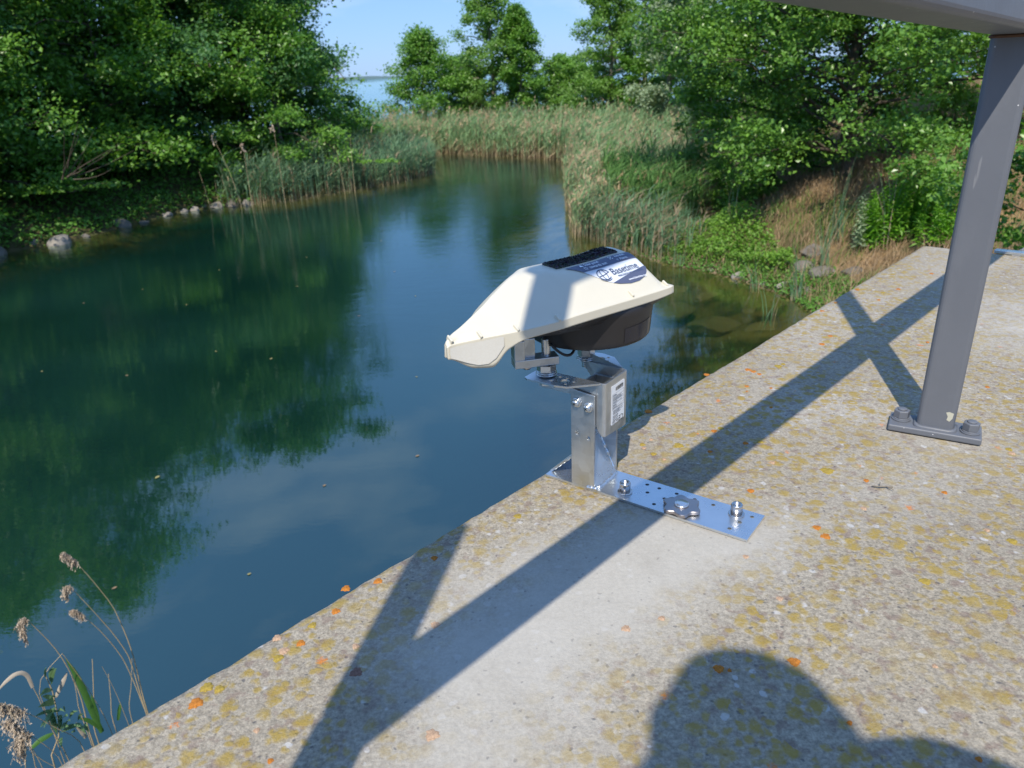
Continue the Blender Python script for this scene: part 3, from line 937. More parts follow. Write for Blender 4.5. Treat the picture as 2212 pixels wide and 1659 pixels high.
    def inn(p, q, i):
        if i == 0: return p, q + tb
        if i == n - 1: return p, q - tb
        if i <= 5:
            an = R((i - 1) * 22.5); return (p - tb * math.sin(an), q + tb * math.cos(an))
        an = R(90 - (i - 6) * 22.5); return (p - tb * math.sin(an), q - tb * math.cos(an))
    for i, (p, q) in enumerate(path): a_, b_ = inn(p, q, i); vs.append(bw(a_, b_, zb(0, p, q)))
    for i, (p, q) in enumerate(path): a_, b_ = inn(p, q, i); vs.append(bw(a_, b_, z1))
    fs = []
    for i in range(n - 1):
        fs += [(i, i + 1, n + i + 1, n + i), (2 * n + i + 1, 2 * n + i, 3 * n + i, 3 * n + i + 1), (n + i, n + i + 1, 3 * n + i + 1, 3 * n + i), (i + 1, i, 2 * n + i, 2 * n + i + 1)]
    fs += [(0, n, 3 * n, 2 * n), (n - 1, 2 * n - 1, 4 * n - 1, 3 * n - 1)]
    mb.raw(vs, fs)
    # near arm's strip running to the water side, behind the channel flange
    hs = [circ(.035, -.030, .0050), circ(.062, -.030, .0050), circ(.075, -.006, .0042), circ(.10, -.012, .013, 20)]
    plate2d(mb, [(0, 0), (c_r - left + .001, 0), (c_r - left + .001, -.118), (c_r - left - .045, -.047), (0, -.047)], hs[:2], lambda a, b, c: bw(left + a, q_near + c, z1 + b - .0001), tb)
    mb.build('box_bracket', M_ZINC, root, 0.0004)
    # punched discs pressed in the near strip
    mb = MB()
    mb.lathe(bw(left + .098, q_near - .0002, z1 - .018), -Q_, [(0, .0125 * S), (.0003, .0122 * S)], 24)
    mb.lathe(bw(left + .122, q_near - .0002, z1 - .008), -Q_, [(0, .0042 * S), (.0003, .0041 * S)], 16)
    mb.lathe(bw(left + .048, q_near - .0002, z1 - .036), -Q_, [(0, .0042 * S), (.0003, .0041 * S)], 16)
    mb.build('pressed_disc', M_STEEL, root)
    # flanges on top
    mb = MB()
    def flange(sign, qb):
        # u along p from the water end, v away from the arm
        L_ = wb_p - rr - left
        out_ = [(0.0, 0), (L_ - .004, 0), (L_ - .062, .058), (L_ - .095, .066), (0.012, .066), (0.0, .060)]
        u1 = .052; u2 = .052 + .048
        hs = [circ(u1 - .030, .020, .0045), circ(u1 + .024, .014, .0045), circ(u1 + .018, .045, .0045),
              circ(u2 - .004, .013, .0042), circ(u2 + .022, .024, .0042), circ(u2 + .012, .046, .0042), circ(u2, .030, .0110, 22)]
        if sign < 0:
            plate2d(mb, out_, hs, lambda a, b, c: bw(left + a, qb - b, z1 - tb + c), tb)
        else:
            plate2d(mb, [(a + .06 if a < .03 else a, b) for a, b in out_], [h for h in hs if h[0][0] > .08], lambda a, b, c: bw(left + a, qb + b, z1 - tb + c), tb)
    flange(-1, q_near); flange(1, q_far)
    mb.build('flange', M_ZINC2, root, 0.0002)
    # two screws through the channel into the near arm
    for pp, zz in ((c_l + .018, .235 + .0075), (c_l + .051, .229 + .0075)):
        mb = MB()
        c = bw(pp, 0, zz)
        mb.lathe(c, -Q_, [(0, .0130 * S), (.003 * S, .0130 * S), (.004 * S, .0115 * S)], 26)
        mb.lathe(c - Q_ * .004 * S, -Q_, [(0, .0098 * S), (.004 * S, .0096 * S), (.008 * S, .0075 * S), (.0095 * S, .004 * S)], 22)
        sw = mb.build('screw', M_ZINC2, root, 0.0)
        mb = MB()
        c2 = c - Q_ * .0136 * S
        mb.box(c2, (.0095 * S, .0018 * S, .0006 * S), P_ + Z_, P_ - Z_, -Q_); mb.box(c2, (.0018 * S, .0095 * S, .0006 * S), P_ + Z_, P_ - Z_, -Q_)
        mb.build('recess_shade', M_DARKGAP, sw)  # dark raised bars painted as the shade of the screw slots
    # white paper label, printed upside down, on the web
    lab_th = .0007
    q0, q1 = .038, .104
    zl0, zl1 = z0 + .020, z1 - .017
    LP = lambda a, b, c=0.0: bw(wb_p + .0006 + c, q0 + (q1 - q0) * a, zl0 + (zl1 - zl0) * b)   # a to the right, b up
    mb = MB()
    cr_ = []
    for cx2, cy2, a0 in ((.94, .97, 0), (.06, .97, 90), (.06, .03, 180), (.94, .03, 270)):
        for k in range(4):
            an = R(a0 + 30 * k); cr_.append((cx2 + .06 * math.cos(an), cy2 + .03 * math.sin(an)))
    mb.quadbox([LP(a, b) for a, b in cr_], P_, lab_th * S)
    lb = mb.build('paper_label', M_LABEL, root)
    mb = MB()
    def bar(a0, a1, b0, b1): mb.raw([LP(a0, b0, .0012), LP(a1, b0, .0012), LP(a1, b1, .0012), LP(a0, b1, .0012)], [(0, 1, 2, 3)])
    x = .32
    while x < .88:
        wd = random.choice([.006, .010, .016]); 
        bar(x, x + wd, .83, .925); x += wd + random.choice([.006, .010, .014])
    rowsb = [.76, .715, .67, .60, .53, .47, .40]
    for b in (.775, .70, .585, .515, .455, .385): bar(.08, .95, b, b + .0035)
    bar(.08, .088, .385, .775); bar(.942, .95, .385, .775); bar(.40, .405, .385, .775)
    for b in (.74, .72, .675, .65, .625, .605, .56, .54, .49, .47, .425, .405, .345, .325, .30, .275, .25):
        x = .12 if b > .37 else .14
        xe = .36 if b > .37 and random.random() < .4 else random.uniform(.6, .9)
        while x < xe:
            wd = random.uniform(.02, .06); bar(x, x + wd, b, b + .010); x += wd + .012
    for i, b in enumerate((.20, .165, .125, .085)):
        x = .12
        while x < .50: wd = random.uniform(.03, .05); bar(x, x + wd, b, b + .016); x += wd + .014
    x = .10
    for b in (.805, .815): 
        pass
    mb.build('print', M_LINK, lb)
    def lab_text(txt, size, a, b, par):
        # text upside down on the web: reading direction towards -Q, letters' up is down
        cu = bpy.data.curves.new('print', 'FONT'); cu.body = txt; cu.size = size * S; cu.align_x = 'LEFT'; cu.resolution_u = 3
        ob = bpy.data.objects.new('print', cu); COL.objects.link(ob)
        bpy.context.view_layer.update()
        m = bpy.data.meshes.new_from_object(ob.evaluated_get(bpy.context.evaluated_depsgraph_get()))
        bpy.data.objects.remove(ob)
        o_ = LP(a, b, .0012)
        for v_ in m.vertices:
            v_.co = o_ - Q_ * v_.co.x - Z_ * v_.co.y
        m.materials.clear()
        return link_mesh('print', m, M_LINK, par)
    lab_text('CE', .020, .93, .13, lb)
    lab_text('DIN 1052', .0085, .60, .075, lb)
    lab_text('N20010', .0085, .88, .935, lb)
    # socket screws on the foot plate
    for (px, qy) in ((0.220, 0.034), (0.490, 0.087)):
        c = bw(px, qy, .0076)
        mb = MB()
        mb.lathe(c, Z_, [(0, .0190 * S), (.003 * S, .0190 * S), (.0035 * S, .0175 * S)], 30)
        mb.lathe(c + Z_ * .0035 * S, Z_, [(0, .0140 * S), (.0225 * S, .0140 * S), (.0255 * S, .0122 * S), (.0255 * S, .0080 * S), (.0150 * S, .0078 * S)], 30)
        sc_ = mb.build('socket_screw', M_STEEL, root)
        mb = MB(); mb.lathe(c + Z_ * .0186 * S, Z_, [(0, .0083 * S), (.0002, .0080 * S)], 6, False); mb.build('socket', M_DARKGAP, sc_)  # near-black hexagon deepens the shade at the bottom of the head
    # star knob with raised centre
    c = bw(0.372 + .0, 0.038, .0078)
    mb = MB()
    n = 96
    def ring(rm, zz, amp=.13):
        return [c + (P_ * math.cos(t__) + Q_ * math.sin(t__)) * (rm * (1 + amp * math.cos(6 * t__ + .3))) * S + Z_ * zz * S for t__ in [2 * math.pi * i / n for i in range(n)]]
    rr_ = [ring(.0405, .002), ring(.0425, .0035), ring(.0425, .0105), ring(.0405, .0120)]
    vs = [p for r_ in rr_ for p in r_]
    mb.raw(vs, [(k * n + i, k * n + (i + 1) % n, (k + 1) * n + (i + 1) % n, (k + 1) * n + i) for k in range(3) for i in range(n)] + [tuple(range(n))[::-1], tuple(range(3 * n, 4 * n))])
    kb = mb.build('star_knob', M_CAST, root)
    mb = MB(); mb.lathe(c + Z_ * .0120 * S, Z_, [(0, .0165 * S), (.0028 * S, .0175 * S), (.0045 * S, .0165 * S), (.0044 * S, .004 * S)], 32)
    mb.build('hub', M_ZINC2, kb)
    mb = MB(); mb.lathe(c, Z_, [(0, .012 * S), (.0035 * S, .012 * S)], 20); mb.build('spacer', M_DARKGAP, kb)

    # two threaded studs with nuts that carry the sensor
    def stud(pw, ztop, nutz, parts):
        mb = MB()
        p0 = Vector((pw[0], pw[1], pw[2])) * S
        prof = []
        z = -.02
        tops = ztop - pw[2]
        while z < tops: prof += [(z * S, .0118 * S), ((z + .0028) * S, .0098 * S)]; z += .0056
        mb.lathe(p0, Z_, prof, 18)
        st = mb.build('threaded_stud', M_ZINC2, root)
        for zz, hgt, r_, seg in parts:
            mb = MB(); mb.lathe(p0 + Z_ * zz * S, Z_, [(0, r_ * .93 * S), (.0015 * S, r_ * S), ((hgt - .0015) * S, r_ * S), (hgt * S, r_ * .93 * S)], seg, seg > 8, X=P_ + Q_ * .55)
            mb.build('nut' if seg == 6 else 'washer', M_ZINC2, st)
        return st
    f1 = (0.087, 1.690, .305); 
    stud(f1, .400, 0, [(.0005, .0045, .0265, 28), (.0055, .0045, .0250, 28), (.0095, .019, .0240, 6), (-.026, .019, .0205, 6)])
    f2 = (0.196, 1.782, .305)
    stud(f2, .395, 0, [(.0005, .0045, .0250, 28), (.0055, .0045, .0240, 28), (.0105, .020, .0225, 6)])
    # beam clamp hanging on the near stud
    cl = MB()
    A_ = Vector((math.cos(R(12)), math.sin(R(12)), 0)); B_ = Vector((-A_.y, A_.x, 0))
    cpt = Vector(f1)
    cl.box((cpt + A_ * -.028 + Z_ * .041) * S, (.112 * S, .042 * S, .022 * S), A_, B_, Z_)
    cl.box((cpt + A_ * -.071 + Z_ * .076) * S, (.026 * S, .042 * S, .050 * S), A_, B_, Z_)
    cl.box((cpt + A_ * -.044 + B_ * .006 + Z_ * .076) * S, (.030 * S, .028 * S, .050 * S), A_, B_, Z_)
    cl.build('beam_clamp', M_ZINC, root, 0.0012, 3)
    mb = MB(); mb.lathe((cpt + A_ * -.050 + Z_ * .030) * S, -Z_, [(0, .015 * S), (.004 * S, .015 * S), (.009 * S, .010 * S), (.011 * S, .004 * S)], 20)
    mb.build('clamp_screw', M_STEEL, root)
    return root


bracket()


# ================================================================== SENSOR (hood, base, stickers)
DC = Vector((.15, 1.75)); DA = Vector((math.cos(R(37)), math.sin(R(37)))); DB = Vector((DA.y, -DA.x))


def dw(a, b, z):
    p = DC + DA * a + DB * b
    return Vector((p.x * S, p.y * S, z * S))


def hood_sections():
    # a : far foot, far mid, far ridge, plateau near edge, slope, shoulder, above lip, lip, lip foot
    r = []
    def sec(a, *pts): r.append((a, pts))
    sec(-.404, (.052, .447), (.054, .462), (.056, .476), (.058, .4765), (.060, .4765), (.062, .476), (.064, .475), (.067, .472), (.067, .445))
    sec(-.393, (.052, .445), (.054, .465), (.052, .486), (.056, .4865), (.058, .486), (.061, .483), (.064, .478), (.068, .474), (.068, .441))
    sec(-.350, (.018, .43), (.028, .465), (.046, .504), (.050, .504), (.060, .500), (.072, .493), (.083, .484), (.088, .480), (.088, .4165))
    sec(-.318, (-.020, .42), (.002, .47), (.040, .517), (.045, .5165), (.062, .510), (.083, .499), (.100, .487), (.105, .484), (.105, .4145))
    sec(-.285, (-.060, .43), (-.025, .48), (.033, .530), (.038, .5295), (.064, .518), (.093, .503), (.115, .490), (.121, .487), (.121, .450))
    sec(-.245, (-.095, .44), (-.050, .495), (.020, .546), (.027, .545), (.064, .528), (.102, .508), (.130, .493), (.137, .490), (.137, .469))
    sec(-.150, (-.130, .45), (-.080, .52), (-.016, .5715), (.002, .571), (.060, .549), (.112, .521), (.148, .499), (.156, .495), (.156, .476))
    sec(-.115, (-.133, .45), (-.085, .525), (-.034, .573), (.015, .572), (.066, .552), (.114, .524), (.150, .501), (.158, .497), (.158, .477))
    sec(-.050, (-.135, .45), (-.085, .525), (-.040, .571), (.034, .568), (.085, .549), (.118, .524), (.151, .502), (.160, .498), (.160, .478))
    sec(.040, (-.135, .45), (-.085, .525), (-.040, .571), (.036, .569), (.090, .544), (.122, .525), (.152, .503), (.161, .498), (.161, .478))
    sec(.120, (-.135, .45), (-.085, .527), (-.040, .577), (.036, .573), (.092, .545), (.126, .525), (.153, .504), (.162, .499), (.162, .479))
    sec(.162, (-.135, .45), (-.085, .524), (-.036, .577), (.036, .572), (.090, .547), (.124, .524), (.152, .505), (.164, .501), (.164, .482))
    sec(.178, (-.134, .45), (-.084, .512), (-.034, .566), (.034, .561), (.086, .539), (.122, .519), (.150, .504), (.165, .502), (.165, .484))
    sec(.188, (-.134, .45), (-.084, .490), (-.034, .512), (.034, .512), (.086, .511), (.122, .508), (.150, .505), (.165, .503), (.165, .485))
    sec(.197, (-.134, .45), (-.090, .485), (-.034, .500), (.034, .503), (.086, .505), (.122, .505), (.150, .505), (.163, .504), (.163, .486))
    sec(.198, (-.134, .445), (-.090, .465), (-.034, .480), (.034, .483), (.086, .485), (.122, .486), (.150, .486), (.163, .486), (.163, .485))
    return r


def sensor():
    root = empty('monitoring_sensor', dw(0, 0, .39), 'white plastic monitoring sensor with printed sticker and dark underside standing on the steel bracket', 'sensor')
    secs = hood_sections()
    A = np.array([s[0] for s in secs]); G = np.array([s[1] for s in secs])          # (n, 9, 2)
    # resample profiles finely along a with monotone interpolation
    aa = np.unique(np.concatenate([np.linspace(A[0], A[-1], 110), A]))
    def pchip(x, y, xi):
        h = np.diff(x); d = np.diff(y) / h
        m = np.zeros_like(y)
        for i in range(1, len(x) - 1):
            if d[i - 1] * d[i] > 0:
                w1 = 2 * h[i] + h[i - 1]; w2 = h[i] + 2 * h[i - 1]
                m[i] = (w1 + w2) / (w1 / d[i - 1] + w2 / d[i])
        m[0], m[-1] = d[0], d[-1]
        k = np.clip(np.searchsorted(x, xi) - 1, 0, len(x) - 2)
        t = (xi - x[k]) / h[k]
        return ((1 + 2 * t) * (1 - t) ** 2 * y[k] + t * (1 - t) ** 2 * h[k] * m[k] + t * t * (3 - 2 * t) * y[k + 1] + t * t * (t - 1) * h[k] * m[k + 1])
    GG = np.zeros((len(aa), 9, 2))
    for j in range(9):
        for c in range(2): GG[:, j, c] = pchip(A, G[:, j, c], aa)
    # smooth each profile across b
    par = np.array([0, 1, 2, 3, 4, 5, 6, 7, 8.0])
    tt = np.unique(np.concatenate([np.linspace(0, 8, 65)]))
    VV = []
    for i in range(len(aa)):
        b = pchip_vec(par, GG[i, :, 0], tt); z = pchip_vec(par, GG[i, :, 1], tt)
        # soften the corners a little
        for _ in range(5):
            b[1:-9] = .25 * b[:-10] + .5 * b[1:-9] + .25 * b[2:-8]; z[1:-9] = .25 * z[:-10] + .5 * z[1:-9] + .25 * z[2:-8]
        VV.append([dw(aa[i], b[k], z[k]) for k in range(len(tt))])
    nu, nv = len(aa), len(tt)
    V = np.array(VV).reshape(-1, 3)
    i = np.arange((nu - 1) * (nv - 1)); r = i // (nv - 1); c = i % (nv - 1); a = r * nv + c
    F = np.stack([a, a + 1, a + nv + 1, a + nv], 1)
    q0, q1, q3 = V[F[len(F) // 2][0]], V[F[len(F) // 2][1]], V[F[len(F) // 2][3]]
    if np.cross(q1 - q0, q3 - q0)[2] < 0: F = F[:, ::-1]
    me = np_mesh('hood', V, F, True)
    hood = link_mesh('hood', me, M_WHITE, root)
    so = hood.modifiers.new('thick', 'SOLIDIFY'); so.thickness = .0028; so.offset = -1
    bvh = BVHTree.FromPolygons([Vector(v) for v in V], [tuple(f) for f in F])

    def on(a_, b_, off=.0012):
        p = dw(a_, b_, 1.0)
        hit, nrm, _, _ = bvh.ray_cast(p, Vector((0, 0, -1)))
        if hit is None: return dw(a_, b_, .5)
        if nrm.z < 0: nrm = -nrm
        return hit + nrm * off * S

    def skin(name, outline, mat, par, off, dens=.006, th=.0008):
        """a thin film following the hood inside a 2D outline (a,b)"""
        from mathutils.geometry import delaunay_2d_cdt
        pts = [Vector(p) for p in outline]
        # densify the outline
        dl = []
        for k in range(len(pts)):
            p, q = pts[k], pts[(k + 1) % len(pts)]
            m = max(1, int((q - p).length / dens))
            dl += [p.lerp(q, f / m) for f in range(m)]
        n0 = len(dl)
        xs = [p.x for p in dl]; ys = [p.y for p in dl]
        poly = np.array([(p.x, p.y) for p in dl])
        gx_, gy_ = np.meshgrid(np.arange(min(xs), max(xs), dens), np.arange(min(ys), max(ys), dens))
        gp = np.stack([gx_.ravel(), gy_.ravel()], 1)
        gp = gp[inside(gp, poly)]
        gp = gp[seg_dist(gp, poly) > dens * .4] if len(gp) else gp
        allp = dl + [Vector(p) for p in gp]
        v2, e2, f2, *_ = delaunay_2d_cdt(allp, [(k, (k + 1) % n0) for k in range(n0)], [list(range(n0))], 1, 1e-7)
        m_ = bpy.data.meshes.new(name)
        m_.from_pydata([on(p.x, p.y, off) for p in v2], [], f2)
        for p in m_.polygons: p.use_smooth = True
        o = link_mesh(name, m_, mat, par)
        return o

    def text(txt, size, a0, b0, mat, par, off, width=None, bold=0.0, name='lettering'):
        cu = bpy.data.curves.new('lettering', 'FONT'); cu.body = txt; cu.size = size; cu.resolution_u = 4; cu.offset = bold
        ob = bpy.data.objects.new('lettering', cu); COL.objects.link(ob)
        bpy.context.view_layer.update()
        m = bpy.data.meshes.new_from_object(ob.evaluated_get(bpy.context.evaluated_depsgraph_get()))
        bpy.data.objects.remove(ob)
        xs = [v.co.x for v in m.vertices]
        k = width / (max(xs) - min(xs)) if width else 1.0
        x0 = min(xs)
        for v in m.vertices: v.co = on(a0 + (v.co.x - x0) * k, b0 - v.co.y, off)
        m.materials.clear()
        return link_mesh(name, m, mat, par)

    # main sticker
    curve = [(-.012, .067), (.010, .088), (.030, .106), (.055, .119), (.085, .126), (.115, .126), (.140, .119), (.158, .108), (.169, .094), (.173, .078), (.174, .064)]
    stk = skin('main_sticker', [(-.046, .037), (.166, .037), (.174, .064)] + curve[::-1][1:-1] + [(-.012, .067)], M_STICK, root, .0012)
    skin('top_band', [(-.046, .037), (.166, .037), (.174, .0645), (-.013, .0665)], M_NAVY, stk, .0022)
    skin('web_band', [(.040, .1125), (.171, .0905), (.169, .094), (.158, .108), (.140, .119), (.115, .126), (.085, .126), (.055, .119)], M_NAVY, stk, .0022)
    text('Basetime', .0265, .060, .0935, M_INK, stk, .0024, .087, .0002, 'brand_lettering')
    text('PRECISION MONITORING', .0072, .069, .1025, M_INK, stk, .0024, .082, .0001, 'small_lettering')
    text('www.basetime.xyz', .0080, .086, .1195, M_PRINT, stk, .0034, .060, .0001, 'web_lettering')
    text('Solar panel', .0115, .008, .0490, M_PRINT, stk, .0034, .045, .0001, 'notice_lettering')
    text('towards sun', .0115, .014, .0610, M_PRINT, stk, .0034, .056, .0001, 'notice_lettering')
    text('Anti-theft', .0115, .108, .0490, M_PRINT, stk, .0034, .034, .0001, 'notice_lettering')
    text('Alarm', .0115, .114, .0610, M_PRINT, stk, .0034, .026, .0001, 'notice_lettering')

    def ribbon(pts, wd, mat, par, off, name):
        """flat line on the hood through (a,b) points"""
        vs = []; fs = []
        for i, p in enumerate(pts):
            p = Vector(p); q = Vector(pts[min(i + 1, len(pts) - 1)]); q0 = Vector(pts[max(i - 1, 0)])
            d = (q - q0); d = Vector((-d.y, d.x)).normalized() * wd / 2
            vs += [on(p.x + d.x, p.y + d.y, off), on(p.x - d.x, p.y - d.y, off)]
            if i: fs.append((2 * i - 2, 2 * i - 1, 2 * i + 1, 2 * i))
        return vs, fs

    def multi(name, lines, mat, par, off):
        mbx = MB()
        for pts, wd in lines:
            vs, fs = ribbon(pts, wd, mat, par, off, name); mbx.raw(vs, fs)
        return mbx.build(name, mat, par)
    cx_, cy_, r_ = .034, .086, .0185
    el_ = lambda rx, ry, a0, a1, n=28: [(cx_ + rx * math.cos(R(a0 + (a1 - a0) * k / n)), cy_ + ry * math.sin(R(a0 + (a1 - a0) * k / n))) for k in range(n + 1)]
    multi('globe_emblem', [(el_(r_, r_ * .82, 40, 345), .0022), (el_(r_ * .45, r_ * .82, -90, 90), .0018), (el_(r_ * .35, r_ * .82, 90, 270), .0018),
                           ([(cx_ - r_, cy_ + .003), (cx_, cy_ + .001), (cx_ + r_ * 1.1, cy_ - .004)], .0018), (el_(r_ * 1.18, r_ * 1.0, 55, 150), .0016)], M_INK, stk, .0024)
    # warning icons in the top band
    sx, sy = .002, .0575
    lines = [([(sx + .0032 * math.cos(R(k * 30)), sy + .0032 * math.sin(R(k * 30))) for k in range(13)], .0011)]
    for k in range(8): lines.append(([(sx + .0048 * math.cos(R(k * 45)), sy + .0048 * math.sin(R(k * 45))), (sx + .0066 * math.cos(R(k * 45)), sy + .0066 * math.sin(R(k * 45)))], .0010))
    ax_, ay_ = .094, .0465
    for k in range(4): lines.append(([(ax_ + .0042 * math.cos(R(45 + k * 90)), ay_ + .0042 * math.sin(R(45 + k * 90))), (ax_ + .0064 * math.cos(R(45 + k * 90)), ay_ + .0064 * math.sin(R(45 + k * 90)))], .0034))
    for k in range(4): lines.append(([(ax_ + .0008 * math.cos(R(k * 90)), ay_), (ax_ + .0022 * math.cos(R(k * 90)), ay_ + .0022 * math.sin(R(k * 90)))], .0016))
    lines.append(([(.104, .0600), (.1055, .0580), (.1055, .0555)], .0009)); lines.append(([(.1065, .0615), (.1085, .0585), (.1085, .0545)], .0009))
    multi('notice_icons', lines, M_PRINT, stk, .0034)
    mbx = MB(); mbx.raw([on(-.0085, .0495, .0034), on(.0035, .0495, .0034), on(-.0035, .0405, .0034)], [(0, 1, 2)]); mbx.build('arrow_icon', M_PRINT, stk)

    # hook-and-loop strip with a nap of little hooks
    vs = []; rows = 90; cols = 14
    r2 = random.Random(3)
    V2 = []; F2 = []
    strip = MB()
    top = lambda a_, b_, o_: on(a_, b_, o_)
    a0, a1, b0, b1 = -.062, .140, -.026, .026
    for k in range(rows + 1):
        for j in range(cols + 1):
            aa_ = a0 + (a1 - a0) * k / rows; bb_ = b0 + (b1 - b0) * j / cols
            V2.append(top(aa_, bb_, .0042 + r2.uniform(-.0004, .0005)))
    for k in range(rows):
        for j in range(cols):
            q = k * (cols + 1) + j; F2.append((q, q + 1, q + cols + 2, q + cols + 1))
    nV = len(V2)
    # skirt
    per = [j for j in range(cols + 1)] + [k * (cols + 1) + cols for k in range(1, rows + 1)] + [rows * (cols + 1) + j for j in range(cols - 1, -1, -1)] + [k * (cols + 1) for k in range(rows - 1, 0, -1)]
    def base_of(q):
        k, j = divmod(q, cols + 1); return top(a0 + (a1 - a0) * k / rows, b0 + (b1 - b0) * j / cols, .0006)
    low = [base_of(q) for q in per]
    V2 += low
    for k in range(len(per)):
        j = (k + 1) % len(per); F2.append((per[k], per[j], nV + j, nV + k))
    strip.raw(V2, F2)
    # hooks
    for _ in range(2200):
        a_ = r2.uniform(a0 + .001, a1 - .001); b_ = r2.uniform(b0 + .001, b1 - .001)
        p = top(a_, b_, .0042); d = Vector((r2.uniform(-1, 1), r2.uniform(-1, 1), r2.uniform(.6, 1.6))).normalized() * .0024 * S
        s_ = Vector((r2.uniform(-1, 1), r2.uniform(-1, 1), 0)).normalized() * .0011 * S
        strip.raw([p - s_, p + s_, p + d + s_, p + d - s_], [(0, 1, 2, 3)])
    strip.build('hook_tape', M_VELCRO, root)

    # solar panel on the far slope (hidden side)
    mbx = MB()
    def far(a_, f):
        return dw(a_, -.046 - .064 * f, .566 - .078 * f)
    q = [far(-.03, .06), far(.15, .06), far(.15, .80), far(-.03, .80)]
    nrm = (q[1] - q[0]).cross(q[3] - q[0]).normalized()
    if nrm.dot(Vector((-DB.x, -DB.y, .7))) < 0: nrm = -nrm
    mbx.quadbox([p + nrm * .004 * S for p in q], nrm, .003 * S)
    mbx.build('solar_panel', M_SOLAR, root)

    # reflective tape on the nose lobe
    def side(a_, f, off=.0014):
        # point on the lip band: f 0 at lip, 1 at foot
        b = np.interp(a_, A, G[:, 8, 0]); z0_ = np.interp(a_, A, G[:, 7, 1]); z1_ = np.interp(a_, A, G[:, 8, 1])
        p = dw(a_, b, z0_ * (1 - f) + z1_ * f)
        n_ = Vector((DB.x * .955 - DA.x * .3, DB.y * .955 - DA.y * .3, 0))
        return p + n_ * off * S * 1.6
    mbx = MB()
    cs = []
    cols_ = [(-.399, .10, .86), (-.385, .08, .88), (-.365, .06, .88), (-.345, .06, .88), (-.325, .06, .86), (-.310, .06, .80), (-.300, .06, .68), (-.293, .10, .55)]
    for a_, f0, f1 in cols_:
        cs.append([side(a_, f0 + (f1 - f0) * k / 3) for k in range(4)])
    vs = [p for c_ in cs for p in c_]
    mbx.raw(vs, [(i_ * 4 + k, i_ * 4 + k + 1, i_ * 4 + k + 5, i_ * 4 + k + 4) for i_ in range(len(cs) - 1) for k in range(3)], True)
    mbx.build('reflective_tape', M_TAPE, root)

    # little moulded clips along the lip
    for a_, b_ in ((-.335, .088), (-.262, .122), (-.165, .146), (.062, .148), (.185, .145), (-.392, .060)):
        mbx = MB()
        p = on(a_, b_, 0); 
        A3 = Vector((DA.x, DA.y, 0)); B3 = Vector((DB.x, DB.y, -.55)).normalized()
        mbx.box(p, (.0055 * S, .020 * S, .012 * S), A3, B3, A3.cross(B3))
        mbx.build('clip', M_WHITE, hood, .0009, 2)

    # black base: lid fitting the hood foot and a drum with rounded D plan
    def foot(a_): return float(np.interp(a_, A, G[:, 8, 0])), float(np.interp(a_, A, G[:, 8, 1]))
    st = [-.345, -.32, -.29, -.25, -.2, -.15, -.1, -.05, 0, .05, .1, .14, .17, .185]
    vs = []; fs = []
    for a_ in st:
        b_, z_ = foot(a_); b_ -= .006
        zu = z_ + .012
        # underside drops to the drum
        drop = np.interp(a_, [-.345, -.30, -.22, -.14, -.06, .1, .185], [.006, .012, .026, .034, .036, .036, .020])
        bf = float(np.interp(a_, A, G[:, 0, 0])) + .012
        if a_ < -.08: bf = max(bf, -.04)
        zlow = .479 - drop
        zlow = min(zlow, z_ - .002)
        prof = [(-.118, zu), (-.118, zlow + .02), (-.09, zlow), (b_ - .055, zlow), (b_ - .020, zlow + .008), (b_, min(z_ + .002, zlow + .045)), (b_, zu)]
        prof = [(max(p, bf), z__) for p, z__ in prof]
        vs += [dw(a_, p, z__) for p, z__ in prof]
    k7 = 7
    for i_ in range(len(st) - 1):
        for k in range(k7):
            j = (k + 1) % k7; fs.append((i_ * k7 + k, i_ * k7 + j, (i_ + 1) * k7 + j, (i_ + 1) * k7 + k))
    fs += [tuple(range(k7))[::-1], tuple(range((len(st) - 1) * k7, len(st) * k7))]
    mbx = MB(); mbx.raw(vs, fs, True)
    # drum
    n = 72
    rings = []
    for z_, kx in ((.487, 1.045), (.455, 1.03), (.43, 1.01), (.40, .995), (.384, .985), (.380, .96)):
        ring = []
        for i_ in range(n):
            t_ = 2 * math.pi * i_ / n
            c_, s_ = math.cos(t_), math.sin(t_)
            ex = 2.0
            rx = .160 if c_ > 0 else .158
            ry = .157
            x_ = rx * math.copysign(abs(c_) ** (2 / ex), c_); y_ = ry * math.copysign(abs(s_) ** (2 / ex), s_)
            ring.append(dw(.068 + x_ * kx, -.003 + y_ * kx, z_))
        rings.append(ring)
    vs = [p for r_ in rings for p in r_]
    mbx.raw(vs, [(k * n + i_, k * n + (i_ + 1) % n, (k + 1) * n + (i_ + 1) % n, (k + 1) * n + i_) for k in range(len(rings) - 1) for i_ in range(n)] + [tuple(range(n)), tuple(range((len(rings) - 1) * n, len(rings) * n))[::-1]], True)
    bs = mbx.build('base', M_BLACK, root)
    # side window and vent on the drum
    def drum(t_deg, z_, off=.0012):
        t_ = R(t_deg); c_, s_ = math.cos(t_), math.sin(t_)
        kx = float(np.interp(z_, [.384, .40, .43, .455, .485], [.985, .995, 1.01, 1.03, 1.045]))
        return dw(.068 + (.159 * kx + off) * c_, -.003 + (.157 * kx + off) * s_, z_)
    def patch(name, t0, t1, zf0, zf1, mat, off):
        mbx = MB(); vs = []; m = 14
        for k in range(m + 1):
            t_ = t0 + (t1 - t0) * k / m; f = k / m
            z0_, z1_ = zf0(f), zf1(f)
            for q_ in range(4): vs.append(drum(t_, z0_ + (z1_ - z0_) * q_ / 3, off))
        mbx.raw(vs, [(k * 4 + q_, k * 4 + q_ + 1, k * 4 + q_ + 5, k * 4 + q_ + 4) for k in range(m) for q_ in range(3)], True)
        return mbx.build(name, mat, bs)
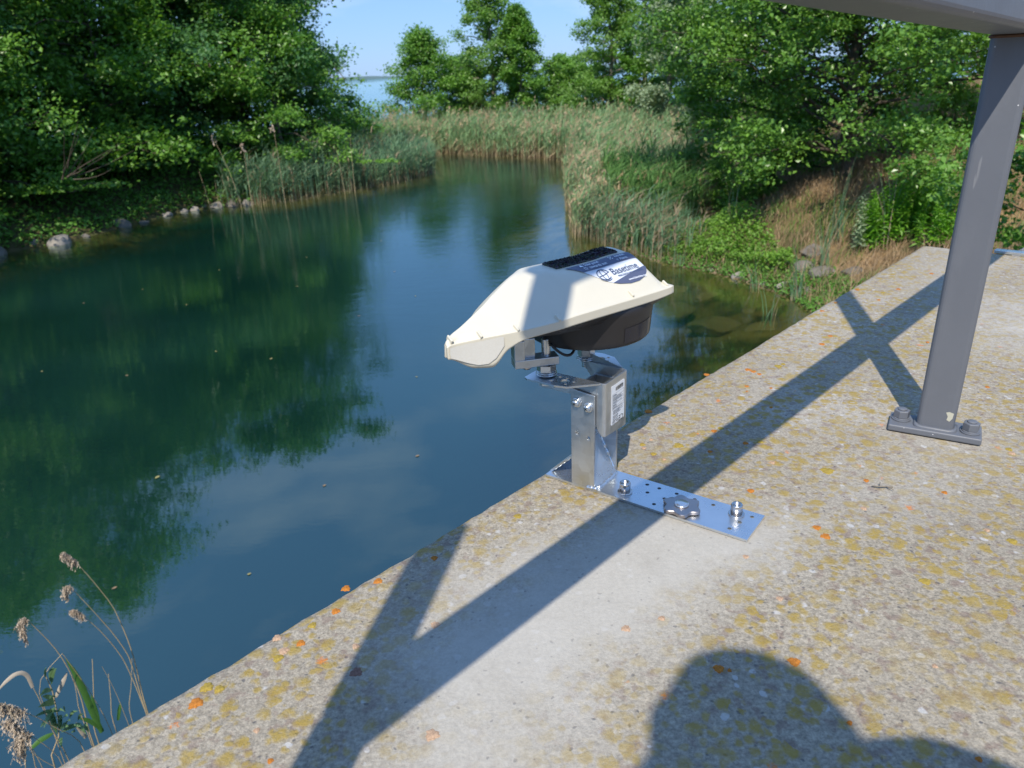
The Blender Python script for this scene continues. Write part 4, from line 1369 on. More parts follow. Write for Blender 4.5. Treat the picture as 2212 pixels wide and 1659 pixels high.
    patch('side_panel', 62, 100, lambda f: .389, lambda f: .432 - .004 * f, m_plain('dark_glossy_panel', (0.016, 0.017, 0.026), 0.22), .0012)
    patch('vent', 12, 24, lambda f: .392, lambda f: .446 + .0 * f, M_DARKGAP, .0025)
    # cable loop underneath
    mbx = MB()
    c0_ = dw(-.075, .055, .392); pts = []
    for k in range(15):
        f = k / 14
        pts.append(dw(-.110 + .085 * f, .055 + .02 * math.sin(f * 3.1), .404 - .036 * math.sin(math.pi * f) ** .8))
    mbx.tube(pts, .0035 * S, 8)
    mbx.build('cable', M_CABLE, root)
    return root


def pchip_vec(x, y, xi):
    h = np.diff(x); d = np.diff(y) / h
    m = np.zeros_like(y)
    for i in range(1, len(x) - 1):
        if d[i - 1] * d[i] > 0: m[i] = 2 * d[i - 1] * d[i] / (d[i - 1] + d[i])
    m[0], m[-1] = d[0], d[-1]
    k = np.clip(np.searchsorted(x, xi) - 1, 0, len(x) - 2)
    t = (xi - x[k]) / h[k]
    return ((1 + 2 * t) * (1 - t) ** 2 * y[k] + t * (1 - t) ** 2 * h[k] * m[k] + t * t * (3 - 2 * t) * y[k + 1] + t * t * (t - 1) * h[k] * m[k + 1])


sensor()
# ================================================================== VEGETATION
def unit(v): return v / np.maximum(np.linalg.norm(v, axis=-1, keepdims=True), 1e-9)


def leaf_quads(C, sz, r, aspect=0.62, up=0.75, axis=None):
    """diamond leaves at C; sz sizes; returns V,F,tint"""
    n = len(C)
    nrm = unit(r.normal(size=(n, 3)) * 0.75 + np.array([0, 0, up]) + np.array(SUN) * .45)
    t = r.normal(size=(n, 3)) if axis is None else axis + r.normal(size=(n, 3)) * .35
    t = unit(t - (t * nrm).sum(1)[:, None] * nrm)
    b = np.cross(nrm, t)
    s = sz[:, None]
    V = np.stack([C - t * s * .5, C + b * s * aspect * .5 + nrm * s * .10, C + t * s * .5, C - b * s * aspect * .5 + nrm * s * .10], 1).reshape(-1, 3)
    F = np.arange(4 * n).reshape(n, 4)
    return V, F


def tubes_np(paths, n=5):
    """list of (pts (m,3), radii (m)) -> quads"""
    Vs, Fs, off = [], [], 0
    for P, rad in paths:
        P = np.asarray(P, float); m = len(P)
        T = np.gradient(P, axis=0); T = unit(T)
        ref = np.array([0.31, 0.17, 0.93]) if abs(T[0, 2]) < .85 else np.array([1.0, 0.1, 0])
        X = unit(np.cross(T, ref)); Y = np.cross(T, X)
        a = np.arange(n) * 2 * math.pi / n
        ring = P[:, None, :] + (X[:, None, :] * np.cos(a)[None, :, None] + Y[:, None, :] * np.sin(a)[None, :, None]) * np.asarray(rad)[:, None, None]
        Vs.append(ring.reshape(-1, 3))
        i = np.arange(m - 1)[:, None] * n; k = np.arange(n)[None, :]; k2 = (k + 1) % n
        Fs.append(np.stack([i + k, i + k2, i + n + k2, i + n + k], -1).reshape(-1, 4) + off)
        off += m * n
    return np.concatenate(Vs), np.concatenate(Fs)


ENV = {
    'broad': lambda f: np.sin(np.clip(f, 0, 1) ** 0.75 * math.pi) ** 0.6,
    'dome': lambda f: np.sqrt(np.clip(1 - np.clip(f, 0, 1) ** 2.2, 0, 1)) * (0.8 + .2 * np.clip(f * 4, 0, 1)),
    'cone': lambda f: (1 - np.clip(f, 0, 1)) ** 0.75 * (0.55 + .45 * np.clip(f * 5, 0, 1)) + .05,
    'column': lambda f: np.clip(np.sin(np.clip(f * .80 + .20, 0, 1) ** 0.95 * math.pi), 0, 1) ** 0.5,
}


def make_tree(h, rad, env, nlimb, nleaf, lsize, seed, clear=0.06, flat=.55, droop=.0, lean=(0, 0), tight=.30, trunkr=None):
    """returns (crown mesh, trunk mesh) authored round the trunk's foot"""
    r = np.random.default_rng(seed)
    tr = trunkr or h * .016
    m = 14
    zz = np.linspace(0, h * .96, m)
    wob = np.cumsum(r.normal(size=(m, 2)) * h * .008, axis=0)
    T = np.column_stack([wob[:, 0] + lean[0] * zz, wob[:, 1] + lean[1] * zz, zz])
    paths = [(T, tr * (1.25 - 1.15 * zz / h))]
    anchors = []; dirs = []
    g = r.uniform(0, 6)
    for i in range(nlimb):
        f = clear + (1 - clear) * ((i + r.uniform(0, 1)) / nlimb) ** 0.92
        z0 = h * f * (0.93 if f > .3 else .8)
        base = np.array([np.interp(z0, T[:, 2], T[:, 0]), np.interp(z0, T[:, 2], T[:, 1]), z0])
        g += 2.4 + r.normal() * .35
        L_ = rad * float(ENV[env](f)) * r.uniform(.62, 1.12)
        up_ = r.uniform(.05, .45) + .5 * f - droop
        d = np.array([math.cos(g), math.sin(g), up_])
        k = 7
        tt = np.linspace(0, 1, k)[:, None]
        pl = base + d * L_ * tt + np.array([0, 0, -.18 * L_ * (1 + droop)]) * tt ** 2 + np.cumsum(r.normal(size=(k, 3)) * L_ * .03, axis=0)
        rr = tr * .42 * (1 - f * .5)
        paths.append((pl, rr * (1 - .85 * tt[:, 0])))
        ns = max(3, int(L_ / (rad * .16)))
        for q in range(ns + 1):
            u_ = r.uniform(.18, 1.0) if q < ns else 1.0
            p = np.array([np.interp(u_, tt[:, 0], pl[:, c]) for c in range(3)])
            sd = unit(np.array([math.cos(g + r.normal() * .9), math.sin(g + r.normal() * .9), r.uniform(-.1, .5)]))
            sl = L_ * r.uniform(.18, .42) * (1.15 - u_ * .5)
            pe = p + sd * sl
            pm = (p + pe) / 2 + r.normal(size=3) * sl * .08
            paths.append((np.stack([p, pm, pe]), np.array([rr * .35, rr * .22, rr * .08])))
            for _ in range(3):
                w_ = r.uniform(.25, 1.05)
                anchors.append(p + (pe - p) * w_ + r.normal(size=3) * rad * .05); dirs.append(sd)
    anchors = np.array(anchors)
    # weight the leaves toward the outside of the crown
    wgt = r.uniform(.35, 1.6, len(anchors))
    idx = r.choice(len(anchors), nleaf, p=wgt / wgt.sum())
    sp = rad * .088 * (tight / .30)
    off = np.clip(r.normal(size=(nleaf, 3)), -1.7, 1.7) * np.array([1, 1, flat]) * sp * r.uniform(.4, 1.15, (nleaf, 1))
    C = anchors[idx] + off
    C[:, 2] = np.maximum(C[:, 2], .06 * r.uniform(0, 1, nleaf))
    sz = lsize * r.uniform(.45, 1.35, nleaf)
    V, F = leaf_quads(C, sz, r)
    cl = r.uniform(0, 1, len(anchors))[idx]
    tint = np.clip(.28 * cl + .5 * r.uniform(0, 1, nleaf) + .12, 0, 1)
    crown = np_mesh('crown', V, F, False, {'tint': ('FACE', tint)})
    V, F = tubes_np(paths, 6)
    trunk = np_mesh('trunk', V, F, True)
    return crown, trunk


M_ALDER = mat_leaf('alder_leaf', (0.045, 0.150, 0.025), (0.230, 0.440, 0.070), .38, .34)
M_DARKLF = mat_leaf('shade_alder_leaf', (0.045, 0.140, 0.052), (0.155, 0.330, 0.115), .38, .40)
M_POP = mat_leaf('poplar_leaf', (0.106, 0.225, 0.050), (0.250, 0.438, 0.106), .42, .42)
M_BIG = mat_leaf('big_alder_leaf', (0.035, 0.120, 0.020), (0.230, 0.440, 0.070), .34, .28)
M_SILV = mat_leaf('willow_leaf', (0.172, 0.253, 0.149), (0.368, 0.471, 0.322), .45, .28)
M_BRIGHT = mat_leaf('bright_leaf', (0.092, 0.253, 0.017), (0.230, 0.494, 0.046), .44, .45)


def place_tree(meshes, mat, bark, x, y, label, cat='tree', name='tree', rot=0.0, scale=1.0, group=None, sink=.1):
    z = gz1(x, y) - sink
    root = empty(name, (x, y, z), label, cat, group)
    root.rotation_euler.z = rot; root.scale = (scale, scale, scale)
    for nm, me, mt in (('crown', meshes[0], mat), ('trunk', meshes[1], bark)):
        if not me.materials: me.materials.append(mt)
        o = bpy.data.objects.new(nm, me); COL.objects.link(o); o.parent = root
    return root


def at(px_az, dist): return math.sin(R(px_az)) * dist, math.cos(R(px_az)) * dist


# --- left bank
t = make_tree(9.6, 4.4, 'column', 66, 80000, .14, 11, clear=.0, flat=.5, droop=.05)
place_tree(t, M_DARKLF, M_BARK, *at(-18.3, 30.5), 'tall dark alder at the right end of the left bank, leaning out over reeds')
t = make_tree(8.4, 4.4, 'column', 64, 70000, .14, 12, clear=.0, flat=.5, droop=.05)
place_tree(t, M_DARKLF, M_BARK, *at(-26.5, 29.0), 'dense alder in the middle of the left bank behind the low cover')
t = make_tree(10.6, 4.6, 'column', 70, 75000, .125, 13, clear=.0, flat=.5, droop=.05)
place_tree(t, M_ALDER, M_BARK, *at(-36.0, 25.0), 'leafy alder with bare twigs at the far left of the bank')
t = make_tree(9.4, 4.2, 'column', 58, 60000, .12, 14, clear=.02, flat=.5, droop=.1)
place_tree(t, M_ALDER, M_BARK, *at(-43.5, 23.0), 'wide alder at the left frame edge above the shore stones')
t = make_tree(5.0, 3.0, 'dome', 30, 20000, .12, 15, clear=.03, flat=.5, droop=.2)
place_tree(t, M_ALDER, M_BARK, *at(-15.8, 27.6), 'low bright spreading alder bush hanging behind the cattails', 'bush', 'bush')
t2 = make_tree(4.0, 2.8, 'dome', 26, 15000, .12, 16, clear=.03, flat=.5, droop=.2)
place_tree(t2, M_ALDER, M_BARK, *at(-13.6, 30.5), 'small bush hanging low at the tip of the left bank', 'bush', 'bush', scale=.8)
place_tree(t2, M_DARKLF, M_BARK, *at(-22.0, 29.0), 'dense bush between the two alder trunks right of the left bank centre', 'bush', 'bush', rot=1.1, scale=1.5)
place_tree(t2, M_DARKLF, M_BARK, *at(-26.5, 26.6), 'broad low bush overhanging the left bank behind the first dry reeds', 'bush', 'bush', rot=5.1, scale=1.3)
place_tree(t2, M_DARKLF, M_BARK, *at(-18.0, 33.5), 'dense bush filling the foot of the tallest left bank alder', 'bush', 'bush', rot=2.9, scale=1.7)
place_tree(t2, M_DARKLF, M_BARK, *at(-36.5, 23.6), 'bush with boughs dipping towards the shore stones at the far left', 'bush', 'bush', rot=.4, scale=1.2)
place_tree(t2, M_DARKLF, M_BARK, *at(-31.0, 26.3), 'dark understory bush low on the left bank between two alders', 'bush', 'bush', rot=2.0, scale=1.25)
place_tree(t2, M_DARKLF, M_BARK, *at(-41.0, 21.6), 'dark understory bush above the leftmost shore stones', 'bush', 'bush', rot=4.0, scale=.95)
t3 = make_tree(10.2, 4.8, 'column', 50, 36000, .19, 17, clear=.05)
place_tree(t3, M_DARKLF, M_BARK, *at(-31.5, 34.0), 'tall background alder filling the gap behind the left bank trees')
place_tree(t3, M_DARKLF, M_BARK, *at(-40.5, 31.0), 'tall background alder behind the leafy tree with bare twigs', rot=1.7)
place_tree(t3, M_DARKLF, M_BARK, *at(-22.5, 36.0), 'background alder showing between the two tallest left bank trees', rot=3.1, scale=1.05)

# bare twigs on the left alders
for i, (azd, dd, z0_, ln, lab) in enumerate(((-36.0, 19.0, -.1, 1.5, 'grey bare branch fanning out in front of the leaves, upper left'), (-28.5, 20.3, -1.0, 1.9, 'grey bare branch lower down in front of the left bank foliage'), (-38.5, 18.3, .8, 1.1, 'thin upright bare branch near the top left corner'))):
    x, y = at(azd, dd)
    r = np.random.default_rng(60 + i)
    ps = []
    base = np.array([x - .9, y + .5, z0_ - .45])
    for k in range(9):
        d = unit(np.array([1.0 - .08 * k, -.25 + .1 * r.normal(), .42 + .14 * r.normal()]))
        st = base + d * r.uniform(0, .5)
        tt = np.linspace(0, 1, 6)[:, None]
        pl = st + d * ln * r.uniform(.6, 1) * tt + np.array([0, 0, .2]) * tt ** 2 + np.cumsum(r.normal(size=(6, 3)) * .02, axis=0)
        ps.append((pl, .016 * (1 - .8 * tt[:, 0])))
    V, F = tubes_np(ps, 5)
    tag(link_mesh('bare_branch', np_mesh('bare_branch', V, F, True), M_BARK), lab, 'branch')

# --- far trees beyond the reeds
FT = [(-5.3, 46, 5.5, 2.9, 'cone', M_ALDER, 'dark conical alder left of the gap, first tree beyond the far reeds', 21),
      (-2.6, 49, 4.3, 2.1, 'cone', M_DARKLF, 'small dark tree wedged left of the tall two-topped poplar', 22),
      (-0.6, 46, 8.4, 2.5, 'cone', M_POP, 'tall grey-green poplar standing in the middle of the far bank', 23),
      (1.5, 45, 6.6, 2.0, 'cone', M_ALDER, 'second dark-green top joined to the right of the tall middle poplar', 24),
      (4.5, 48, 3.7, 2.0, 'dome', M_ALDER, 'low round tree in the dip between the poplars', 25),
      (7.9, 42, 7.6, 2.5, 'cone', M_POP, 'light green poplar, left tree of the far right group', 26),
      (10.2, 45, 9.4, 2.8, 'cone', M_ALDER, 'dark pointed tree behind the light green poplar', 27),
      (12.2, 38, 7.8, 2.3, 'cone', M_SILV, 'silvery willow between the poplar and the big alder', 28),
      (15.0, 41, 9.8, 3.0, 'column', M_POP, 'pale poplar rising above the silvery willow', 29),
      (17.4, 33, 7.8, 2.8, 'column', M_ALDER, 'mid-green tree just left of the big right alder', 30)]
for azd, dd, h, rd, env, mt, lab, sd in FT:
    t = make_tree(h, rd, env, 50, 26000, .15, sd, clear=.0, flat=.6, tight=.36)
    place_tree(t, mt, M_BARK2, *at(azd, dd), lab)
tb = make_tree(3.2, 2.0, 'dome', 22, 7000, .15, 33, clear=.02)
for azd, dd, lab in ((-1.2, 47.5, 'low bush at the foot of the middle poplar'), (6.2, 46, 'low bush right of the dip in the tree line'), (10.2, 41, 'low bush under the light green poplar')):
    place_tree(tb, M_ALDER, M_BARK, *at(azd, dd), lab, 'bush', 'bush', rot=azd)

# --- right bank
t = make_tree(6.6, 3.8, 'dome', 100, 145000, .085, 41, clear=.10, flat=.45, droop=.0, tight=.22)
place_tree(t, M_BIG, M_BARK, *at(24.8, 17.0), 'big glossy green alder spreading over the right bank')
t = make_tree(6.8, 2.6, 'column', 46, 40000, .10, 42, clear=.03, flat=.5)
place_tree(t, M_ALDER, M_BARK, *at(19.5, 19.5), 'alder joined to the left flank of the big right bank tree')
t = make_tree(6.0, 2.5, 'column', 40, 26000, .11, 43, clear=.05, flat=.5)
place_tree(t, M_BRIGHT, M_BARK, *at(32.6, 21.0), 'lighter green tree behind the railing post at the upper right')
t = make_tree(2.1, 1.35, 'dome', 26, 12000, .075, 44, clear=.02)
place_tree(t, M_ALDER, M_BARK, *at(38.2, 9.4), 'dark green bush right of the railing post above the deck end', 'bush', 'bush')
place_tree(t, M_ALDER, M_BARK, *at(30.5, 16.8), 'small leafy bush at the right foot of the big alder', 'bush', 'bush', rot=1.0, scale=.6)
place_tree(t, M_BRIGHT, M_BARK, *at(17.6, 17.4), 'low bright bush at the left foot of the big alder', 'bush', 'bush', rot=2.0, scale=.7)


# --- reeds, cattails, herbs (numpy strips)
def strips(P, hgt, width, lean, r, nseg=4, bend=.5, tip=.1):
    """curved tapering blades: P (n,3) base, returns V,F,hfrac"""
    n = len(P)
    a = r.uniform(0, 2 * math.pi, n)
    side = np.stack([np.cos(a), np.sin(a), np.zeros(n)], 1)
    ld = lean
    f = np.linspace(0, 1, nseg + 1)
    Vs = []; hs = []
    for q in f:
        c = P + np.array([0, 0, 1.0]) * (hgt * (q - .22 * bend * q ** 3))[:, None] + ld * (hgt * bend * q ** 2)[:, None]
        wv = width * (1 - (1 - tip) * q ** 1.6)
        Vs.append(np.stack([c - side * wv[:, None] / 2, c + side * wv[:, None] / 2], 1))
        hs.append(np.full((n, 2), q))
    V = np.stack(Vs, 1)
    H_ = np.stack(hs, 1)
    base = np.arange(n)[:, None] * (2 * (nseg + 1)); k = np.arange(nseg)[None, :] * 2
    F = np.stack([base + k, base + k + 1, base + k + 3, base + k + 2], -1).reshape(-1, 4)
    return V.reshape(-1, 3), F, H_.reshape(-1)


def reed_bed(name, pts, hmean, mat, seed, label_kind='stuff', nleaf=5, width=.022, plume=.08, dead=.12, wind=(.55, -.1), hvar=.16):
    r = np.random.default_rng(seed)
    n = len(pts)
    P = np.column_stack([pts, np.maximum(ground_z(pts), WZ - .25)])
    hgt = hmean * r.normal(1, hvar, n).clip(.4, 1.5) * (1 + .22 * noise3(pts * .9, seed)) * (1 + .12 * noise3(pts * 3.1, seed + 1))
    wnd = np.array([wind[0], wind[1], 0])
    parts = []
    deadp = (r.uniform(0, 1, n) < dead)
    def add(Pb, h_, w_, ln, h0, hs, td, seg=4, bend=.35):
        V, F, H_ = strips(Pb, h_, w_, ln, r, seg, bend)
        m = 2 * (seg + 1)
        hf = np.repeat(h0, m) + H_ * np.repeat(hs, m)
        parts.append((V, F, hf, np.repeat(r.uniform(0, 1, len(Pb)), m), np.repeat(td, m)))
    ln = r.normal(size=(n, 3)) * np.array([.3, .3, 0]) + wnd * .35
    add(P, hgt, np.full(n, width * .55), ln, np.zeros(n), np.ones(n), deadp.astype(float), 4, .22)
    for k in range(nleaf):
        u = r.uniform(.25, .9, n)
        b = P + np.array([0, 0, 1.0]) * (hgt * u)[:, None] * .95 + ln * (hgt * .22 * u ** 2)[:, None]
        lh = hgt * r.uniform(.18, .38, n)
        a = r.uniform(0, 6.283, n)
        l2 = np.stack([np.cos(a), np.sin(a), np.zeros(n)], 1) * .9 + wnd
        add(b, lh, np.full(n, width), l2, u * .9, np.full(n, .15), deadp.astype(float), 3, 1.1)
    np_ = int(n * plume)
    V = np.concatenate([p[0] for p in parts]); off = 0; Fs = []
    for p in parts: Fs.append(p[1] + off); off += len(p[0])
    hf = np.concatenate([p[2] for p in parts]); tn = np.concatenate([p[3] for p in parts]); dd = np.concatenate([p[4] for p in parts])
    if np_:
        ii = r.choice(n, np_, replace=False)
        c = P[ii] + np.array([0, 0, 1.0]) * (hgt[ii] * .97)[:, None] + ln[ii] * (hgt[ii] * .2)[:, None]
        c = np.repeat(c, 6, axis=0) + r.normal(size=(np_ * 6, 3)) * np.array([.035, .035, .07])
        V2, F2 = leaf_quads(c, r.uniform(.10, .18, len(c)), r, .3, 0.0, axis=np.array([.3, 0, 1.0]))
        Fs.append(F2 + off); V = np.concatenate([V, V2])
        hf = np.concatenate([hf, np.full(len(V2), 0.5)]); tn = np.concatenate([tn, np.repeat(r.uniform(0, .5, len(c)), 4)]); dd = np.concatenate([dd, np.ones(len(V2))])
    me = np_mesh(name, V, np.concatenate(Fs), False, {'hfrac': ('POINT', hf), 'tint': ('POINT', tn), 'dead': ('POINT', dd)})
    o = link_mesh(name, me, mat)
    return o


def sample(poly, n, r, cond=None):
    poly = np.array(poly, float)
    out_ = np.zeros((0, 2))
    while len(out_) < n:
        p = r.uniform(poly.min(0), poly.max(0), (n * 3, 2))
        p = p[inside(p, poly)]
        if cond is not None: p = p[cond(p)]
        out_ = np.concatenate([out_, p])
    return out_[:n]


M_REED = mat_reed('common_reed', (0.190, 0.336, 0.140), (0.325, 0.470, 0.235), (0.62, 0.48, 0.30), .20, .52)
M_REED2 = mat_reed('dark_reed', (0.080, 0.210, 0.050), (0.190, 0.350, 0.100), (0.50, 0.38, 0.21), .12, .38)
M_CATT = mat_reed('cattail', (0.110, 0.240, 0.120), (0.240, 0.380, 0.215), (0.50, 0.40, 0.26), .05, .25)
rr = np.random.default_rng(100)
far_poly = [(-9.5, 40), (-7.0, 37.6), (-4.6, 36.3), (-3.9, 37.7), (-1.8, 36.1), (0.33, 34.1), (2.3, 32.0), (3.1, 30.6), (2.5, 27.8), (4.2, 27.5), (6.8, 30), (9, 34), (8, 38), (2, 42), (-6, 45), (-11, 45)]
pts = np.concatenate([sample(far_poly, 3400, rr), sample(far_poly, 2600, rr, lambda p: np.abs(sdist(p)) < 1.1), sample([(-5, 35), (0, 33), (3.2, 29.2), (2.2, 27), (3.6, 27), (4, 32), (-3, 38.5), (-5, 37.5)], 420, rr, lambda p: np.abs(sdist(p) + .35) < .4)])
tag(reed_bed('reed_bed', pts, 1.12, M_REED, 101, nleaf=5, width=.034, plume=.10, dead=.13), 'wide bed of wind-bent green reeds with straw-coloured feet across the far end of the water', 'reeds', kind='stuff')
r_poly = [(2.5, 27.9), (2.35, 24.6), (2.0, 20.6), (1.9, 18.6), (2.0, 17.4), (3.1, 17.2), (4.6, 18.6), (5.5, 22), (6.4, 26), (6.0, 29)]
pts = np.concatenate([sample(r_poly, 2000, rr), sample(r_poly, 1500, rr, lambda p: np.abs(sdist(p)) < .7), sample([(1.2, 16.5), (1.3, 22), (1.6, 28), (2.8, 30), (2.8, 24), (2.3, 16.5)], 420, rr, lambda p: (np.abs(sdist(p) + .2) < .25) & (noise3(p * 1.4, 77) > 0))])
tag(reed_bed('reed_bed', pts, .92, M_REED, 102, nleaf=5, width=.030, plume=.07, dead=.30), 'reeds with many dry stalks along the right shore in front of the alders', 'reeds', kind='stuff')
d_poly = [(2.5, 19.8), (2.5, 17.2), (3.3, 15.7), (4.5, 16.6), (4.6, 19.5), (3.6, 20.6)]
pts = sample(d_poly, 900, rr)
tag(reed_bed('reed_bed', pts, 1.30, M_REED2, 103, nleaf=8, width=.030, plume=.03, dead=.05), 'dark green leafy clump of reeds nearest on the right shore', 'reeds', kind='stuff')
c_poly = [(1.85, 18.4), (1.75, 16.6), (2.3, 14.9), (3.0, 13.9), (3.9, 14.2), (3.6, 15.8), (2.9, 17.8)]
pts = np.concatenate([sample(c_poly, 520, rr), sample(c_poly, 420, rr, lambda p: np.abs(sdist(p)) < .45)])
tag(reed_bed('cattails', pts, .80, M_CATT, 104, nleaf=4, width=.024, plume=.0, dead=.30, hvar=.28), 'short cattails and broken dry stalks standing in the shallows of the right shore', 'cattails', kind='stuff')
l_poly = [(-8.8, 23.2), (-7.0, 23.35), (-5.3, 25.1), (-3.8, 26.7), (-2.6, 29.5), (-3.2, 33), (-5.0, 32), (-5.6, 29), (-7.0, 26.0), (-8.8, 24.4)]
pts = np.concatenate([sample(l_poly, 800, rr), sample(l_poly, 700, rr, lambda p: np.abs(sdist(p)) < .5)])
tag(reed_bed('cattails', pts, 1.0, M_CATT, 105, nleaf=4, width=.032, plume=.0, dead=.10, hvar=.2), 'blue-green cattails along the tip of the left bank', 'cattails', kind='stuff')


# single tall dry stalks at the left shore
def stalk(x, y, h, lean, lab, head=False, z=WZ - .2):
    h = h * .86
    r = np.random.default_rng(int(abs(x * 977 + y * 131)) % 9999)
    root = empty('dry_reed', (x, y, z), lab, 'reed', 'tall dry reeds standing at the left shore')
    t_ = np.linspace(0, 1, 9)[:, None]
    pl = np.array([x, y, z]) + np.array([0, 0, h]) * t_ + np.array([lean[0], lean[1], 0]) * h * t_ ** 1.7
    V, F = tubes_np([(pl, .0095 * (1 - .6 * t_[:, 0]))], 5)
    link_mesh('stem', np_mesh('stem', V, F, True), M_DRYSTEM, root)
    if head:
        e = pl[-1]
        V, F = leaf_quads(e + r.normal(size=(22, 3)) * np.array([.03, .03, .08]) + np.array([-.03, 0, .03]), r.uniform(.08, .14, 22), r, .35, 0., axis=np.array([.2, 0, 1.0]))
        link_mesh('plume', np_mesh('plume', V, F), M_PLUME, root)


for x, y, h, ln, hd, lab in ((-9.0, 23.0, 1.55, (-.10, 0), False, 'leftmost dry reed leaning left over the shore stones'), (-8.75, 23.0, 1.25, (.05, 0), False, 'short dry reed beside the leftmost leaning one'),
                             (-8.05, 23.0, 2.55, (-.20, 0), True, 'tall dry reed with a drooping head bending left'), (-7.75, 23.1, 2.2, (.02, 0), True, 'straight dry reed with a small head right of the drooping one'),
                             (-7.45, 23.0, 1.3, (.12, 0), False, 'short broken dry reed leaning right'), (-6.75, 23.2, 2.75, (.0, 0), True, 'tallest straight dry reed among the left cattails'),
                             (-5.2, 24.7, 2.0, (-.06, 0), False, 'dry reed standing alone in the middle of the left cattails'), (-4.9, 24.9, 2.3, (.03, 0), False, 'dry reed right of the lone one among the cattails')):
    stalk(x, y, h, ln, lab, hd)

# --- ground cover on the banks
def cover(name, poly, n, lsize, mat, seed, hh, label, cat, cond=None, up=.9):
    r = np.random.default_rng(seed)
    p = sample(poly, n, r, cond)
    cl = (noise3(p * 1.6, seed) + 1) / 2
    z = ground_z(p) + hh * r.uniform(0, 1, n) ** .8 * (0.25 + cl)
    V, F = leaf_quads(np.column_stack([p, z]), lsize * r.uniform(.6, 1.3, n), r, .6, up)
    me = np_mesh(name, V, F, False, {'tint': ('FACE', np.clip(r.uniform(0, .6, n) + .4 * cl, 0, 1))})
    return tag(link_mesh(name, me, mat), label, cat, kind='stuff')


onland = lambda lo=.15, hi=99: (lambda p: (sdist(p) > lo) & (sdist(p) < hi))
M_IVY = mat_leaf('low_herb_leaf', (0.058, 0.182, 0.026), (0.156, 0.351, 0.052), .5, .3)
M_HERB = mat_leaf('fresh_herb_leaf', (0.095, 0.221, 0.021), (0.231, 0.420, 0.063), .5, .35)
M_LITTER = mat_leaf('reed_litter', (0.11, 0.08, 0.045), (0.34, 0.26, 0.16), .8, .1)
cover('ground_cover', [(-20, 12), (-13, 13), (-8.8, 22), (-7.5, 24.2), (-6.8, 27), (-7.5, 32), (-10, 34), (-24, 28)], 52000, .12, M_IVY, 201, .35,
      'dark low herbs and brambles carpeting the left bank under the alders', 'ground cover', onland(-.05))
cover('ground_cover', [(3, 17.5), (2.2, 15.5), (3.6, 13.2), (4.7, 11.8), (4.9, 12.4), (4.7, 14.0), (4.4, 17.5)], 15000, .07, M_HERB, 202, .42,
      'fresh green herbs on the right bank above the shallow stones', 'ground cover', onland(.12))
cover('ground_cover', [(3.0, 15.2), (2.4, 15.2), (3.2, 13.2), (4.0, 12.3), (4.5, 11.0), (4.4, 9.0), (5.2, 9.0), (5.3, 11.5), (4.6, 13.0), (3.6, 14.6)], 9000, .05, M_IVY, 204, .10,
      'low wet weeds along the waterline of the right shore', 'ground cover', onland(-.10, .8))
cover('leaf_litter', [(3.0, 15.2), (2.4, 15.2), (3.2, 13.2), (4.0, 12.3), (4.5, 11.0), (4.4, 9.0), (5.2, 9.0), (5.3, 11.5), (4.6, 13.0), (3.6, 14.6)], 5000, .07, M_LITTER, 205, .04,
      'brown reed litter washed up along the right waterline', 'litter', onland(-.15, .7))
cover('ground_cover', [(4.4, 11.5), (4.0, 8.5), (2.8, 4.5), (3.2, 3.0), (8.0, 6.5), (8.6, 8.4), (6.5, 9.6)], 9000, .06, M_IVY, 203, .12,
      'green weeds on the slope just beyond the end of the deck', 'ground cover', onland(.25))

# grass: green and straw tufts on the right slope
def grass(name, poly, n, hm, mat, seed, label, dead, width=.012, cond=None):
    r = np.random.default_rng(seed)
    p = sample(poly, n, r, cond)
    P = np.column_stack([p, ground_z(p) - .02])
    h = hm * r.normal(1, .3, n).clip(.3, 1.8)
    ln = r.normal(size=(n, 3)) * np.array([.6, .6, 0]) + np.array([.25, 0, 0])
    V, F, H_ = strips(P, h, np.full(n, width), ln, r, 3, .6)
    dd = (r.uniform(0, 1, n) < dead * (1 + .8 * noise3(p * .9, seed + 1)).clip(0, 2)).astype(float)
    me = np_mesh(name, V, F, False, {'hfrac': ('POINT', .35 + H_ * .6), 'tint': ('POINT', np.repeat(r.uniform(0, 1, n), 8)), 'dead': ('POINT', np.repeat(dd, 8))})
    return tag(link_mesh(name, me, mat), label, 'grass', kind='stuff')


M_GRASS = mat_reed('meadow_grass', (0.110, 0.215, 0.040), (0.220, 0.340, 0.080), (0.52, 0.37, 0.22), .0, .3)
grass('grass', [(3, 18), (2.6, 14.6), (4.6, 11.5), (4.2, 8), (3.0, 4.6), (9, 6), (14, 12), (16, 24), (8, 24)], 60000, .27, M_GRASS, 301,
      'dry straw-coloured and green grass covering the right hillside', 1.0, .014, onland(.0))
grass('grass', [(-10, 46), (-9, 40), (0, 40), (6, 37), (9, 33), (14, 30), (22, 44), (6, 52), (-8, 50)], 16000, .8, M_GRASS, 302,
      'rough grass behind the far reeds under the distant trees', .45, .035, onland(.3))

